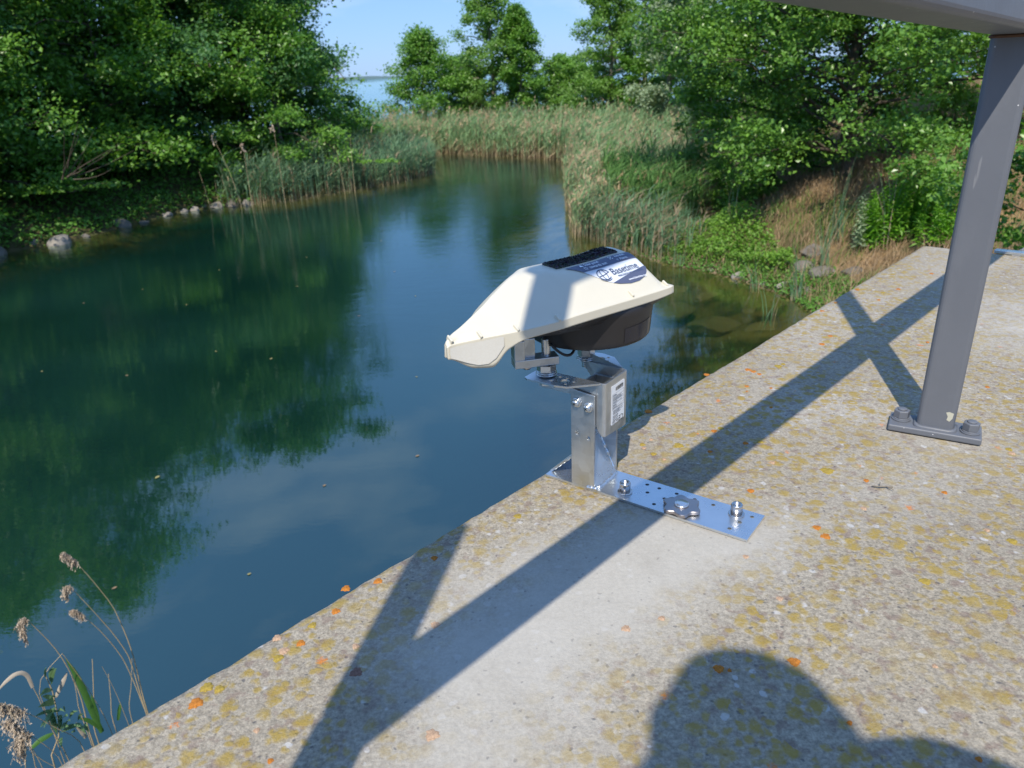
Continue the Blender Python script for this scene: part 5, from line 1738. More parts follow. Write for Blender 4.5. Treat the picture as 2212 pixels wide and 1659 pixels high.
# leafy upright herb clump (tall stems with lance leaves in rows)
def herb_clump(x, y, rad, n, h, label, seed, mat, name='herb_clump'):
    r = np.random.default_rng(seed)
    zc = gz1(x, y)
    root = empty(name, (x, y, zc), label, 'plant')
    stems = []; C = []; A_ = []; T = []
    for i in range(n):
        a, q = r.uniform(0, 6.283), rad * math.sqrt(r.uniform(0, 1))
        bx, by = x + q * math.cos(a), y + q * .8 * math.sin(a)
        hh = h * r.uniform(.72, 1.08) * (1 - .35 * (q / rad) ** 2)
        bz = gz1(bx, by)
        ln = r.normal(size=2) * .06 + np.array([.10 * (bx - x), 0])
        t_ = np.linspace(0, 1, 5)[:, None]
        pl = np.array([bx, by, bz]) + np.array([0, 0, hh]) * t_ + np.array([ln[0], ln[1], 0]) * hh * t_ ** 2
        stems.append((pl, .006 * (1 - .6 * t_[:, 0])))
        m = int(hh / .022)
        for k in range(m):
            f = .12 + .88 * k / m
            p = np.array([np.interp(f, t_[:, 0], pl[:, c]) for c in range(3)])
            aa_ = k * 2.4 + i
            L_ = (.105 - .06 * f) * r.uniform(.8, 1.2)
            d = np.array([math.cos(aa_), math.sin(aa_), .15])
            C.append(p + d * L_ * .6); A_.append(d * 4); T.append(L_ * 1.5)
    V, F = tubes_np(stems, 4)
    link_mesh('stems', np_mesh('stems', V, F, True), mat, root)
    V, F = leaf_quads(np.array(C), np.array(T), r, .26, .9, axis=np.array(A_))
    link_mesh('leaves', np_mesh('leaves', V, F, False, {'tint': ('FACE', r.uniform(0, 1, len(C)))}), mat, root)


x, y = at(28.6, 13.4)
herb_clump(x, y, .62, 110, 1.15, 'bright green clump of upright leafy stems just left of the railing post', 401, M_BRIGHT)
x, y = at(31.2, 12.6)
herb_clump(x, y, .36, 34, .80, 'smaller green clump of leafy stems half hidden behind the railing post', 402, M_BRIGHT)
x, y = at(26.1, 13.0)
herb_clump(x, y, .10, 4, 1.25, 'pale grey-green thistle standing left of the bright clump', 403, M_SILV, 'thistle')

# cattail tufts near the right shore stones, each its own plant
def tuft(x, y, h, n, label, seed, name='cattail_tuft', spread=.12):
    r = np.random.default_rng(seed)
    z = max(gz1(x, y), WZ - .3)
    P = np.column_stack([x + r.normal(size=n) * spread * .5, y + r.normal(size=n) * spread * .5, np.full(n, z)])
    V, F, H_ = strips(P, h * r.uniform(.5, 1.1, n), np.full(n, .017), r.normal(size=(n, 3)) * np.array([.6, .6, 0]), r, 5, .30)
    me = np_mesh(name, V, F, False, {'hfrac': ('POINT', .1 + H_), 'tint': ('POINT', np.repeat(r.uniform(0, 1, n), 12)), 'dead': ('POINT', np.repeat((r.uniform(0, 1, n) < .22).astype(float), 12))})
    o = link_mesh(name, me, M_CATT)
    tag(o, label, 'plant', 'cattail tufts by the right shore')


def wpt(px, py, z=WZ):
    """(not used for placement at render time) kept for clarity"""
    return None


for i, (x, y, h, n, lab) in enumerate(((4.55, 11.1, .95, 16, 'cattail tuft rising from the stones beside the deck edge'), (4.10, 11.9, .75, 12, 'small cattail tuft behind the flat pale shore stone'),
                                       (3.95, 10.4, .75, 10, 'cattail tuft standing alone in the shallow water close to the deck'), (5.1, 11.6, 1.25, 13, 'tall cattail tuft on the slope behind the shore stones'),
                                       (5.55, 12.2, 1.5, 12, 'tallest cattail tuft above the stones near the deck end'), (6.1, 11.6, 1.4, 12, 'cattail tuft nearest the deck corner'),
                                       (3.5, 13.9, 1.15, 14, 'cattail tuft where the right shore reeds end'), (4.3, 14.2, 1.3, 10, 'upright cattail tuft on the herb slope'),
                                       (3.2, 13.55, .6, 16, 'flattened cattail tuft with fallen leaves at the water line'))):
    tuft(x, y, h, n, lab, 500 + i)


# --- shore stones
def stone(x, y, sx, sy, sz, seed, mat, label, group, z=None, rot=0.0):
    r = random.Random(seed)
    bm = bmesh.new()
    bmesh.ops.create_icosphere(bm, subdivisions=3, radius=1)
    pl = [(Vector((r.uniform(-1, 1), r.uniform(-1, 1), r.uniform(-.6, 1))).normalized(), r.uniform(.62, .9)) for _ in range(9)]
    for v in bm.verts:
        for n_, d_ in pl:
            k = v.co.dot(n_)
            if k > d_: v.co -= n_ * (k - d_) * .9
        v.co += v.co.normalized() * .03 * math.sin(v.co.x * 7 + seed) * math.sin(v.co.y * 6 + v.co.z * 5)
        v.co = Vector((v.co.x * sx, v.co.y * sy, v.co.z * sz))
    for f in bm.faces: f.smooth = False
    me = bpy.data.meshes.new('stone'); bm.to_mesh(me); bm.free()
    o = link_mesh('stone', me, mat); o.location = (x, y, (WZ if z is None else z) + sz * .18); o.rotation_euler.z = rot
    tag(o, label, 'stone', group)


M_RK = mat_rock('shore_stone', (0.22, 0.20, 0.175), 1)
M_RK2 = mat_rock('pale_stone', (0.36, 0.33, 0.29), 2)
GL = 'stones lining the left shore'; GR = 'stones lining the right shore'
for i, (x, y, a, b, c, m, lab) in enumerate((
        (-12.15, 17.5, .42, .32, .30, M_RK, 'grey stone at the left frame edge by the water'),
        (-11.75, 18.35, .30, .25, .26, M_RK, 'upright dark stone second from the left edge'),
        (-11.15, 18.55, .55, .35, .30, M_RK2, 'large flat-topped pale stone at the left waterline'),
        (-11.35, 19.5, .22, .2, .16, M_RK, 'small grey stone behind the large flat-topped one'),
        (-10.95, 19.35, .2, .18, .13, M_RK, 'low wet stone right of the large flat-topped one'),
        (-10.65, 20.6, .42, .3, .30, M_RK, 'blunt dark stone halfway along the left shore'),
        (-10.2, 21.1, .22, .2, .13, M_RK, 'small low stone right of the blunt dark one'),
        (-10.05, 22.2, .34, .28, .18, M_RK2, 'flat pale stone past the middle of the left shore'),
        (-9.72, 22.75, .20, .18, .16, M_RK2, 'small white stone, left of a pair'),
        (-9.45, 22.85, .26, .2, .20, M_RK2, 'brightest white stone of the left shore'),
        (-9.3, 23.35, .3, .25, .2, M_RK, 'grey stone just right of the white pair'),
        (-8.95, 23.4, .35, .3, .25, M_RK2, 'rounded stone left of the dry reeds'),
        (-8.5, 23.5, .45, .3, .28, M_RK, 'broad grey stone at the foot of the dry reeds'),
        (-8.05, 23.55, .4, .3, .3, M_RK2, 'pale stone behind the dry reeds'))):
    stone(x, y, a * .72, b * .72, c * .7, 700 + i, m, lab, GL, z=WZ - .03, rot=i * .7)
for i, (x, y, a, b, c, m, lab) in enumerate((
        (3.02, 13.95, .10, .08, .06, M_RK2, 'tiny white stone at the left end of the right shore'),
        (3.75, 13.15, .14, .10, .07, M_RK2, 'small white stone in the shallows'),
        (4.1, 12.6, .17, .20, .13, M_RK2, 'smooth pale stone dipping into the water'),
        (4.35, 12.05, .12, .10, .08, M_RK2, 'small stone left of the long flat slab'),
        (4.62, 11.75, .30, .12, .10, M_RK2, 'long flat pale slab on the waterline'),
        (4.75, 11.3, .24, .16, .13, M_RK, 'grey stone in front of the long flat slab'),
        (4.95, 11.9, .28, .22, .20, M_RK, 'brown-grey boulder behind the long flat slab'),
        (5.15, 11.55, .34, .24, .20, M_RK, 'largest grey boulder of the right shore'),
        (5.2, 12.3, .30, .25, .22, M_RK, 'boulder half sunk in the bank above the slab'),
        (5.0, 10.85, .22, .14, .08, M_RK2, 'flat pale stone closest to the deck edge'),
        (5.45, 11.2, .26, .20, .18, M_RK, 'dark stone tucked against the deck side'))):
    stone(x, y, a * .8, b * .8, c * .75, 800 + i, m, lab, GR, z=max(WZ, gz1(x, y)) - .05, rot=i * .9)
# submerged boulders
for i, (x, y, a, b) in enumerate(((3.0, 12.7, .4, .28), (3.6, 12.3, .35, .25), (2.8, 11.7, .4, .3), (4.0, 11.3, .3, .25), (3.2, 10.9, .45, .3), (3.9, 10.5, .35, .25), (2.4, 13.3, .4, .25))):
    stone(x, y, a, b, .16, 900 + i, mat_rock('mossy_sunken_stone', (0.15, 0.13, 0.06), 5) if i == 0 else bpy.data.materials['mossy_sunken_stone'],
          'mossy boulder lying under the shallow water by the right shore', 'sunken boulders by the right shore', z=WZ - .32)

# --- floating leaves
def float_leaf(x, y, s, rot, label, group, mat):
    mb = MB(); n = 9; pts = []
    for k in range(n):
        f = k / (n - 1); pts.append((f - .5, .28 * math.sin(math.pi * f ** .8)))
    o_ = [(a, b) for a, b in pts] + [(a, -b) for a, b in pts[::-1][1:-1]]
    c, s_ = math.cos(rot), math.sin(rot)
    mb.raw([((a * c - b * s_) * s, (a * s_ + b * c) * s, .006 + .03 * s * b * b) for a, b in o_], [tuple(range(len(o_)))])
    o = mb.build('floating_leaf', mat); o.location = (x, y, WZ)
    tag(o, label, 'leaf', group)


M_FALL = m_plain('fallen_yellow_leaf', (0.30, 0.27, 0.10), .6, 0, .3)
M_FALL2 = m_plain('fallen_brown_leaf', (0.26, 0.18, 0.10), .6, 0, .3)
r = random.Random(5)
FL = [(-.98, 6.5, .07), (-3.5, 6.3, .09), (-5.6, 12.4, .07), (-5.1, 9.1, .07), (-3.3, 9.5, .08), (-4.2, 9.9, .06), (-2.4, 11.3, .07), (-5.8, 7.0, .07), (-6.4, 9.4, .06), (-3.1, 4.6, .06), (-1.2, 8.6, .05), (-2.1, 4.7, .05),
      (-7.6, 12.8, .07), (-6.9, 13.6, .06), (-3.9, 13.3, .07), (-2.2, 14.1, .07), (-4.3, 15.7, .07), (-1.6, 12.3, .06), (-5.4, 5.6, .06), (-4.5, 4.9, .06), (-.6, 9.6, .05), (-1.8, 6.0, .06), (-2.9, 17.1, .08), (-5.9, 14.9, .07)]
for i, (x, y, s) in enumerate(FL):
    k = i % 3 == 0
    float_leaf(x, y, s * .7, r.uniform(0, 6), ('small brown' if k else 'small yellow') + ' fallen leaf floating on the dark pond', ('brown' if k else 'yellow') + ' leaves floating on the pond', M_FALL2 if k else M_FALL)

# --- dry reeds and sallow shoots rising beside the deck, lower left of the picture
def near_reed(root_pt, pts, label, head, group='dry reeds rising beside the deck', rad=.0022):
    P = [Vector(root_pt)] + [Vector(p) for p in pts]
    arr = np.array([tuple(p) for p in P])
    # smooth resample
    par = np.concatenate([[0], np.cumsum(np.linalg.norm(np.diff(arr, axis=0), axis=1))])
    tt = np.linspace(0, par[-1], 34)
    sm = np.stack([pchip_vec(par, arr[:, c], tt) for c in range(3)], 1)
    root = empty('dry_reed', root_pt, label, 'reed', group)
    rads = rad * (1.5 - 1.05 * tt / tt[-1])
    V, F = tubes_np([(sm, rads)], 7)
    link_mesh('stem', np_mesh('stem', V, F, True), M_DRYSTEM, root)
    if head:
        # drooping plume: many fine curved strands hanging off the bent tip
        r_ = np.random.default_rng(int(par[-1] * 1e5) % 99991)
        tip = sm[-1]; d = sm[-1] - sm[-3]; d /= np.linalg.norm(d)
        L_, droop, wdt = head
        k = 9; paths = []
        axis_pts = [tip + d * L_ * f + np.array([0, 0, -droop]) * L_ * f ** 2.0 for f in np.linspace(0, 1, 10)]
        axis_pts = np.array(axis_pts)
        paths.append((axis_pts, np.full(10, .0007)))
        nst = 230
        for i in range(nst):
            f = r_.uniform(0, .95)
            st = np.array([np.interp(f, np.linspace(0, 1, 10), axis_pts[:, c]) for c in range(3)])
            ax = axis_pts[min(9, int(f * 9) + 1)] - axis_pts[int(f * 9)]; ax /= np.linalg.norm(ax)
            dirr = ax * .8 + r_.normal(size=3) * .17 * wdt
            ln = L_ * r_.uniform(.28, .62) * (1.1 - .55 * f)
            q = np.linspace(0, 1, 4)[:, None]
            paths.append((st + dirr * ln * q * .8 + np.array([0, 0, -1.0]) * ln * q ** 1.6 * .95 * r_.uniform(.5, 1.1), .00085 * (1.25 - q[:, 0] * .7)))
        V1, F1 = tubes_np(paths, 3)
        c = []
        for P1, _ in paths[1:]:
            for q in (1, 2, 3): c.append(P1[q] + r_.normal(size=3) * .0008)
        V2, F2 = leaf_quads(np.array(c), r_.uniform(.008, .015, len(c)), r_, .38, 0., axis=np.array([0, 0, -1.5]))
        V = np.concatenate([V1, V2]); F = np.concatenate([F1, F2 + len(V1)])
        link_mesh('plume', np_mesh('plume', V, F), M_PLUME, root)
    return root


def mat_blade(name, c1, c2):
    t = NT(name)
    col = t.mix(t.noise(30, 4), c1, c2)
    p = t.bsdf(color=col, rough=.5, spec=.4)
    tr = t.n('BsdfTranslucent', {'Color': col}).outputs[0]
    return t.done(t.n('MixShader', {0: .25, 1: p, 2: tr}).outputs[0])


M_BLADE = mat_blade('green_blade', (.055, .16, .03), (.11, .26, .06))
M_PAPER = mat_blade('bleached_leaf', (.50, .40, .28), (.68, .60, .50))
M_SALLOW = mat_blade('sallow_leaf', (.10, .20, .07), (.20, .33, .15))


def near_blade(pts, w, label, mat, name):
    arr = np.array(pts); par = np.concatenate([[0], np.cumsum(np.linalg.norm(np.diff(arr, axis=0), axis=1))])
    tt = np.linspace(0, par[-1], 22)
    sm = np.stack([pchip_vec(par, arr[:, c], tt) for c in range(3)], 1)
    T = unit(np.gradient(sm, axis=0)); side = unit(np.cross(T, unit(sm - np.array([.3, -.4, .2]))))
    nrm = np.cross(side, T)
    f = tt / tt[-1]; ww = w * (.45 + .55 * np.sin(np.clip(f * 1.5 + .35, 0, math.pi))) * (1 - f ** 5)
    V = np.stack([sm - side * ww[:, None] / 2, sm - nrm * ww[:, None] * .18, sm + side * ww[:, None] / 2], 1).reshape(-1, 3)
    F = []
    for i in range(21):
        for k in (0, 1): F.append((i * 3 + k, i * 3 + k + 1, i * 3 + k + 4, i * 3 + k + 3))
    o = link_mesh(name, np_mesh(name, V, np.array(F), True), mat)
    tag(o, label, 'leaf', 'blades and leaves in the near reed clump')


def near_shoot(stem, leaves):
    base = (stem[0][0] + .05, stem[0][1], -3.1)
    root = empty('leafy_shoot', base, 'pale green leafy shoot growing among the dry reeds at the lower left', 'plant')
    arr = np.array([base] + list(stem)); par = np.concatenate([[0], np.cumsum(np.linalg.norm(np.diff(arr, axis=0), axis=1))])
    tt = np.linspace(0, par[-1], 26)
    sm = np.stack([pchip_vec(par, arr[:, c], tt) for c in range(3)], 1)
    V, F = tubes_np([(sm, .0045 * (1 - .6 * tt / tt[-1]))], 6)
    link_mesh('stem', np_mesh('stem', V, F, True), M_DRYSTEM, root)
    r_ = np.random.default_rng(8)
    for a, b, w in leaves:
        a = np.array(a); b = np.array(b) + r_.normal(size=3) * np.array([.004, .03, .004])
        n_ = 8; f = np.linspace(0, 1, n_)
        c = a + (b - a) * f[:, None] + np.array([0, 0, 1.0]) * (np.sin(f * math.pi) * .012)[:, None]
        T = unit(b - a); view = unit(a - np.array([0, 0, .5])); side = unit(np.cross(T, view) + r_.normal(size=3) * .35); nn = np.cross(side, T)
        ww = w * np.sin(np.clip(f ** .8, 0, 1) * math.pi) + .0006
        V = np.stack([c - side * ww[:, None] / 2, c - nn * ww[:, None] * .12, c + side * ww[:, None] / 2], 1).reshape(-1, 3)
        F = [(i * 3 + k, i * 3 + k + 1, i * 3 + k + 4, i * 3 + k + 3) for i in range(n_ - 1) for k in (0, 1)]
        link_mesh('leaf', np_mesh('leaf', V, np.array(F), True), M_SALLOW, root)


near_reed((-1.658, 2.494, -3.1), [(-1.718, 2.514, -2.057), (-1.71, 2.523, -1.759), (-1.719, 2.514, -1.538), (-1.744, 2.488, -1.378), (-1.772, 2.459, -1.244)], 'tallest dry reed of the near clump, its plume curling left at the top', (0.115, 0.35, 0.9), rad=0.003)
near_reed((-1.634, 2.448, -3.1), [(-1.694, 2.468, -2.001), (-1.692, 2.47, -1.764), (-1.706, 2.455, -1.635), (-1.737, 2.424, -1.475), (-1.772, 2.387, -1.313)], 'dry reed with the middle plume of the three leaning together', (0.085, 0.9, 1.0), rad=0.003)
near_reed((-1.694, 2.529, -3.1), [(-1.754, 2.549, -2.062), (-1.765, 2.538, -1.833), (-1.774, 2.529, -1.764), (-1.797, 2.505, -1.638), (-1.826, 2.475, -1.522)], 'dry reed with the lowest plume of the three leaning together', (0.095, 0.35, 1.0), rad=0.003)
near_reed((-1.693, 2.171, -3.1), [(-1.753, 2.191, -1.877), (-1.744, 2.2, -1.672), (-1.749, 2.195, -1.533), (-1.757, 2.186, -1.448), (-1.768, 2.175, -1.381), (-1.793, 2.149, -1.262)], 'dark-stemmed dry reed with a closed plume hanging straight down at the left', (0.1, 1.5, 0.8), rad=0.003)
near_reed((-1.743, 2.263, -3.1), [(-1.803, 2.283, -1.962), (-1.778, 2.309, -1.798), (-1.751, 2.336, -1.622)], 'straight broken dry reed stalk left of the small stubs', None, rad=0.003)
near_reed((-1.763, 2.356, -3.1), [(-1.783, 2.376, -1.994), (-1.769, 2.39, -1.882), (-1.756, 2.404, -1.766)], 'short straight dry stalk in the middle of the near clump', None, rad=0.0028)
near_reed((-1.843, 2.53, -3.1), [(-1.823, 2.55, -2.135), (-1.795, 2.579, -1.994), (-1.773, 2.602, -1.87)], 'short straight dry stalk just left of the three leaning reeds', None, rad=0.0024)
near_reed((-1.659, 2.349, -3.1), [(-1.719, 2.369, -1.967), (-1.723, 2.366, -1.845), (-1.729, 2.359, -1.746), (-1.735, 2.353, -1.68)], 'thin dry stalk bending left with a tiny tip', None, rad=0.0018)
near_reed((-1.584, 2.14, -3.1), [(-1.644, 2.16, -1.795), (-1.66, 2.143, -1.598), (-1.674, 2.129, -1.486), (-1.687, 2.116, -1.39)], 'thin dry stalk forming the right side of a snapped reed', None, rad=0.002)
near_reed((-1.76, 2.02, -3.1), [(-1.76, 2.04, -1.492), (-1.74, 2.061, -1.435), (-1.713, 2.088, -1.411), (-1.687, 2.116, -1.39)], 'snapped piece of dry reed folded down to the left', None, rad=0.002)
near_reed((-1.665, 2.127, -3.1), [(-1.725, 2.147, -1.836), (-1.725, 2.148, -1.691), (-1.716, 2.158, -1.581), (-1.716, 2.157, -1.538)], 'brown dry stalk behind the green blade', None, rad=0.0028)
near_reed((-1.629, 1.949, -3.1), [(-1.689, 1.969, -1.719), (-1.697, 1.961, -1.586), (-1.699, 1.959, -1.426), (-1.702, 1.956, -1.387)], 'dry stalk carrying a bleached leaf bent over at its top', None, rad=0.003)
near_reed((-1.626, 1.808, -3.1), [(-1.686, 1.828, -1.625), (-1.68, 1.835, -1.528), (-1.687, 1.827, -1.412), (-1.699, 1.815, -1.3), (-1.71, 1.803, -1.3)], 'dry reed at the lower left edge with a ragged plume below its bend', None, rad=0.0022)
near_reed((-1.56, 1.948, -3.1), [(-1.62, 1.968, -1.674), (-1.661, 1.927, -1.543), (-1.695, 1.892, -1.441), (-1.698, 1.888, -1.435)], 'dark stalk ending in the fluffy plume at the left edge', (0.14, 0.25, 1.5), rad=0.0026)
near_reed((-1.579, 1.857, -3.1), [(-1.639, 1.877, -1.633), (-1.654, 1.862, -1.562), (-1.666, 1.849, -1.51), (-1.67, 1.845, -1.496)], 'thin stalk with the lowest hanging ragged plume', (0.13, 1.1, 1.3), rad=0.002)
near_reed((-1.559, 1.806, -3.1), [(-1.619, 1.826, -1.626), (-1.646, 1.798, -1.533), (-1.652, 1.792, -1.443), (-1.654, 1.79, -1.422)], 'thin stalk with the lower left ragged plume', (0.13, 0.5, 1.5), rad=0.002)
near_reed((-1.649, 1.857, -3.1), [(-1.709, 1.877, -1.673), (-1.712, 1.873, -1.591), (-1.717, 1.869, -1.52)], 'short thin dry stalk in the lowest left corner', None, rad=0.002)
near_reed((-1.739, 1.825, -3.1), [(-1.739, 1.845, -1.642), (-1.733, 1.852, -1.611), (-1.722, 1.863, -1.559)], 'upright dry stub at the bottom left edge', None, rad=0.0026)
near_blade([(-1.694, 2.18, -1.853), (-1.699, 2.175, -1.765), (-1.702, 2.171, -1.624), (-1.708, 2.165, -1.52), (-1.716, 2.157, -1.45)], 0.026, 'long bright green reed blade leaning left among the dry stalks', M_BLADE, 'reed_blade')
near_blade([(-1.728, 2.216, -1.884), (-1.723, 2.222, -1.807), (-1.721, 2.224, -1.735), (-1.719, 2.226, -1.693)], 0.016, 'shorter green blade right of the long one', M_BLADE, 'reed_blade')
near_blade([(-1.77, 2.389, -2.014), (-1.76, 2.399, -1.973), (-1.751, 2.409, -1.936)], 0.016, 'tiny green blade poking up beside the deck edge', M_BLADE, 'reed_blade')
near_blade([(-1.781, 1.946, -1.662), (-1.757, 1.971, -1.651), (-1.728, 2.001, -1.652)], 0.02, 'green blade lying to the left under the leafy shoot', M_BLADE, 'reed_blade')
near_blade([(-1.691, 2.183, -1.845), (-1.714, 2.16, -1.769), (-1.735, 2.138, -1.729)], 0.018, 'arching green blade at the foot of the clump', M_BLADE, 'reed_blade')
near_blade([(-1.702, 1.955, -1.39), (-1.703, 1.955, -1.345), (-1.711, 1.947, -1.315), (-1.724, 1.933, -1.307), (-1.746, 1.91, -1.317), (-1.767, 1.889, -1.337)], 0.015, 'bleached papery leaf folded over at the left', M_PAPER, 'dry_leaf')
near_blade([(-1.7, 2.03, -1.513), (-1.681, 2.049, -1.48), (-1.666, 2.065, -1.45), (-1.658, 2.073, -1.434)], 0.016, 'bleached papery leaf standing up behind the leafy shoot', M_PAPER, 'dry_leaf')
near_blade([(-1.701, 2.101, -1.793), (-1.706, 2.096, -1.743), (-1.71, 2.091, -1.701)], 0.02, 'torn brown leaf low in the near clump', M_PAPER, 'dry_leaf')
near_shoot([(-1.753, 1.975, -1.757), (-1.733, 1.996, -1.698), (-1.715, 2.014, -1.661), (-1.71, 2.02, -1.595), (-1.705, 2.025, -1.54), (-1.701, 2.029, -1.478), (-1.703, 2.027, -1.41)], [((-1.705, 2.025, -1.54), (-1.685, 1.973, -1.454), 0.0227), ((-1.704, 2.026, -1.416), (-1.674, 1.984, -1.36), 0.0189), ((-1.699, 2.031, -1.44), (-1.671, 1.988, -1.374), 0.0189), ((-1.701, 2.029, -1.478), (-1.691, 1.967, -1.437), 0.0214), ((-1.705, 2.024, -1.526), (-1.688, 1.97, -1.437), 0.0252), ((-1.705, 2.025, -1.55), (-1.678, 1.98, -1.534), 0.0214), ((-1.706, 2.024, -1.573), (-1.651, 2.008, -1.526), 0.0164), ((-1.708, 2.021, -1.597), (-1.695, 1.963, -1.541), 0.0252), ((-1.711, 2.018, -1.621), (-1.653, 2.007, -1.571), 0.0265), ((-1.714, 2.015, -1.645), (-1.699, 1.958, -1.566), 0.0252), ((-1.714, 2.016, -1.653), (-1.653, 2.006, -1.611), 0.0277), ((-1.714, 2.015, -1.666), (-1.633, 2.027, -1.643), 0.0214), ((-1.715, 2.014, -1.651), (-1.694, 1.964, -1.589), 0.029), ((-1.7, 2.03, -1.513), (-1.65, 2.01, -1.448), 0.0164), ((-1.724, 2.005, -1.667), (-1.695, 1.963, -1.508), 0.0189), ((-1.697, 2.033, -1.644), (-1.634, 2.026, -1.573), 0.0189), ((-1.681, 2.05, -1.664), (-1.631, 2.029, -1.672), 0.0176), ((-1.681, 2.05, -1.664), (-1.628, 2.033, -1.691), 0.0164), ((-1.7, 2.029, -1.579), (-1.702, 1.955, -1.48), 0.0151), ((-1.718, 2.011, -1.689), (-1.675, 1.984, -1.66), 0.0139), ((-1.699, 2.031, -1.454), (-1.661, 1.998, -1.378), 0.0139), ((-1.688, 2.042, -1.628), (-1.631, 2.029, -1.576), 0.0151), ((-1.692, 2.038, -1.596), (-1.65, 2.01, -1.527), 0.0151), ((-1.673, 2.057, -1.659), (-1.625, 2.036, -1.597), 0.0126), ((-1.687, 2.043, -1.699), (-1.661, 1.998, -1.656), 0.0126), ((-1.665, 2.066, -1.69), (-1.63, 2.031, -1.702), 0.0214)])


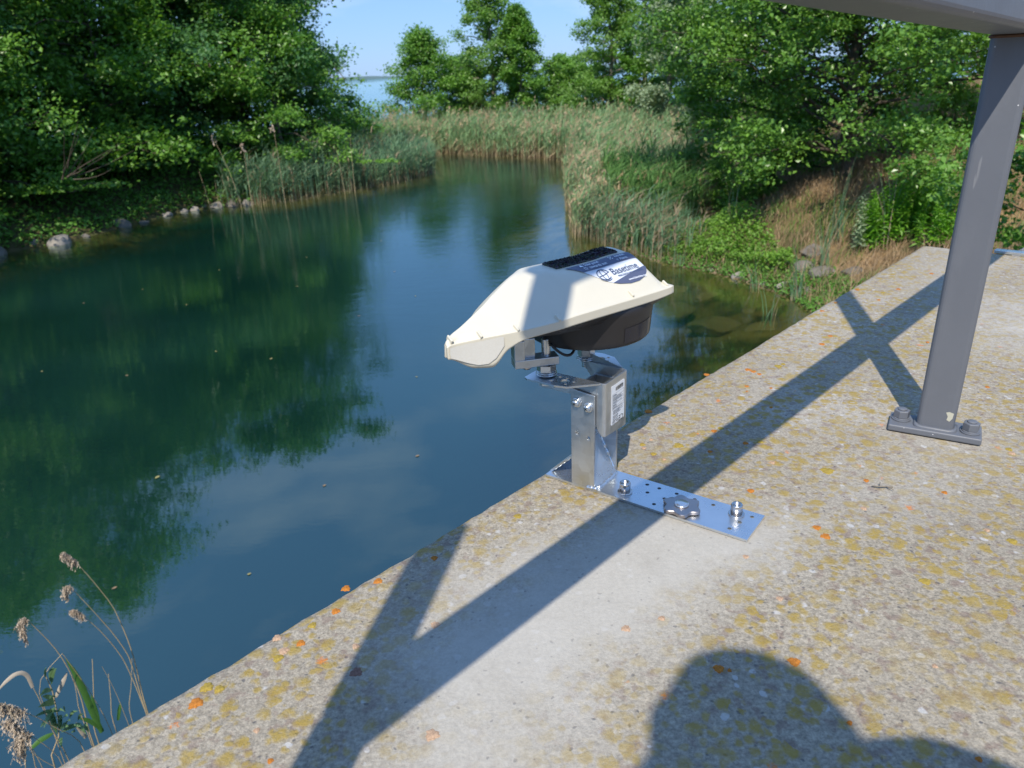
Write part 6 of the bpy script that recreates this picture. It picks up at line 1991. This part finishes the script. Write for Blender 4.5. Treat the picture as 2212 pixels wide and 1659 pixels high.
# --- the person taking the picture, squatting behind the camera; the shadow on the deck is theirs
def person():
    loc = Vector((-.02, -.62, 0))
    root = empty('person', loc, 'person squatting on the deck by the railing, holding a phone in both hands', 'person')
    m_skin = m_plain('skin', (.55, .36, .27), .5, 0, .05)
    m_shirt = m_plain('dark_jacket', (.03, .04, .06), .85, 0, .15)
    m_jean = m_plain('jeans', (.06, .08, .13), .9, 0, .15)
    m_hair = m_plain('brown_hair', (.05, .03, .02), .6, 0, .3)
    m_shoe = m_plain('dark_shoe', (.04, .035, .03), .6)
    def skin(name, verts, edges, radii, mat, par, rootv=0, lv=2):
        me = bpy.data.meshes.new(name); me.from_pydata([Vector(v) for v in verts], edges, []); me.update()
        o = link_mesh(name, me, mat, par)
        o.modifiers.new('skin', 'SKIN')
        sv = me.skin_vertices[0].data
        for i, rr_ in enumerate(radii): sv[i].radius = (rr_, rr_) if not isinstance(rr_, tuple) else rr_; sv[i].use_root = (i == rootv)
        sb = o.modifiers.new('sub', 'SUBSURF'); sb.levels = lv; sb.render_levels = lv
        return o
    hd = Vector((.0, -.345, .965))
    V = [(-.02, -.66, .30), (-.02, -.64, .42), (-.01, -.56, .58), (0.0, -.47, .74), (0.0, -.42, .82), (-.002, -.39, .88), (-.004, -.365, .935), tuple(hd + Vector((0, .01, .02))), tuple(hd + Vector((0, .012, .075))),
         (.14, -.24, .82), (.25, -.15, .63), (.10, -.08, .50), (.055, -.045, .475),
         (-.17, -.43, .79), (-.24, -.27, .64), (-.10, -.09, .485), (-.075, -.045, .475),
         (.10, -.64, .30), (.22, -.30, .43), (.17, -.40, .10), (.18, -.34, .04), (.19, -.24, .03),
         (-.13, -.64, .30), (-.26, -.30, .43), (-.20, -.40, .10), (-.21, -.34, .04), (-.22, -.24, .03)]
    E_ = [(0, 1), (1, 2), (2, 3), (3, 4), (4, 5), (5, 6), (6, 7), (7, 8), (3, 9), (9, 10), (10, 11), (11, 12), (3, 13), (13, 14), (14, 15), (15, 16), (0, 17), (17, 18), (18, 19), (19, 20), (20, 21), (0, 22), (22, 23), (23, 24), (24, 25), (25, 26)]
    Rr = [.14, .15, .15, .145, .09, .052, .055, .078, .066, .062, .045, .026, .03, .062, .045, .026, .03, .10, .068, .05, .042, .036, .10, .068, .05, .042, .036]
    skin('body', V, E_, Rr, m_skin, root)
    skin('jacket', [V[i] for i in (1, 2, 3, 4, 9, 10, 11, 13, 14, 15)], [(0, 1), (1, 2), (2, 3), (2, 4), (4, 5), (5, 6), (2, 7), (7, 8), (8, 9)], [.165, .168, .162, .095, .078, .058, .038, .078, .058, .038], m_shirt, root)
    skin('trousers', [V[i] for i in (0, 1, 17, 18, 19, 22, 23, 24)], [(0, 1), (0, 2), (2, 3), (3, 4), (0, 5), (5, 6), (6, 7)], [.155, .155, .115, .083, .062, .115, .083, .062], m_jean, root)
    for s_ in (20, 25):
        a, b = Vector(V[s_]), Vector(V[s_ + 1])
        skin('shoe', [a + Vector((0, -.05, 0)), a, b, b + Vector((0, .05, -.005))], [(0, 1), (1, 2), (2, 3)], [.045, .05, .046, .038], m_shoe, root)
    # hair cap, ears, nose, eyes, mouth
    bm = bmesh.new(); bmesh.ops.create_uvsphere(bm, u_segments=28, v_segments=18, radius=.1)
    for v in list(bm.verts):
        if v.co.z < .005 and v.co.y > -.03: pass
    dele = [v for v in bm.verts if (v.co.z < -.02 and v.co.y > -.05) or (v.co.y > .055 and v.co.z < .045)]
    bmesh.ops.delete(bm, geom=dele, context='VERTS')
    for v in bm.verts: v.co = Vector((v.co.x * .86, v.co.y * 1.0, v.co.z * 1.0)) * (1 + .02 * math.sin(v.co.x * 300) * math.sin(v.co.y * 260)) + hd + Vector((0, .0, .055))
    me = bpy.data.meshes.new('hair'); bm.to_mesh(me); bm.free()
    o = link_mesh('hair', me, m_hair, root); sm_ = o.modifiers.new('solid', 'SOLIDIFY'); sm_.thickness = .008
    mbx = MB(); mbx.tube([hd + Vector((0, .085, .055)), hd + Vector((0, .107, .03)), hd + Vector((0, .112, .012)), hd + Vector((0, .09, .004))], [.006, .011, .014, .008], 10); mbx.build('nose', m_skin, root)
    for s_ in (-1, 1):
        mbx = MB(); mbx.lathe(hd + Vector((.030 * s_, .078, .045)), (0, 1, 0), [(0, .011), (.008, .009), (.012, .004)], 14); mbx.build('eye', m_plain('eye', (.6, .6, .58), .2), root)
        mbx = MB(); mbx.tube([hd + Vector((.083 * s_, .0, .065)), hd + Vector((.092 * s_, -.008, .04)), hd + Vector((.084 * s_, .002, .012))], [.008, .014, .007], 8); mbx.build('ear', m_skin, root)
    mbx = MB(); mbx.tube([hd + Vector((-.026, .084, -.025)), hd + Vector((0, .094, -.022)), hd + Vector((.026, .084, -.025))], [.003, .006, .003], 8); mbx.build('mouth', m_plain('lips', (.42, .19, .16), .5), root)
    # fingers curled round the phone
    for s_ in (-1, 1):
        wx = .055 if s_ > 0 else -.075
        for k in range(4):
            L0 = (.070, .078, .072, .058)[k]
            b = Vector((wx, -.040, .495 - k * .016)); 
            skin('finger', [b, b + Vector((.006 * s_, .5 * L0, .004)), b + Vector((-.018 * s_, .030 - .0 * k, -.001)) + Vector((0, 0, 0)), b + Vector((-.034 * s_, .0295, -.003))][0:1] + [b + Vector((.010 * s_, .018, 0)), b + Vector((-.004 * s_, .030, 0)), b + Vector((-.022 * s_, .028, 0))],
                 [(0, 1), (1, 2), (2, 3)], [.009, .0085, .008, .007], m_skin, root, 0, 1)
        b = Vector((wx, -.045, .500))
        skin('thumb', [b, b + Vector((-.014 * s_, -.004, .012)), b + Vector((-.034 * s_, .004, .012))], [(0, 1), (1, 2)], [.011, .010, .008], m_skin, root, 0, 1)
    # the phone, just behind the lens point
    mbx = MB(); mbx.box((-.012, -.0125, S - .022), (.158, .009, .074)); 
    tag(mbx.build('phone', m_plain('phone_glass', (.02, .02, .022), .15), None, .003, 3), 'dark smartphone held level in both hands behind the railing', 'phone')


person()
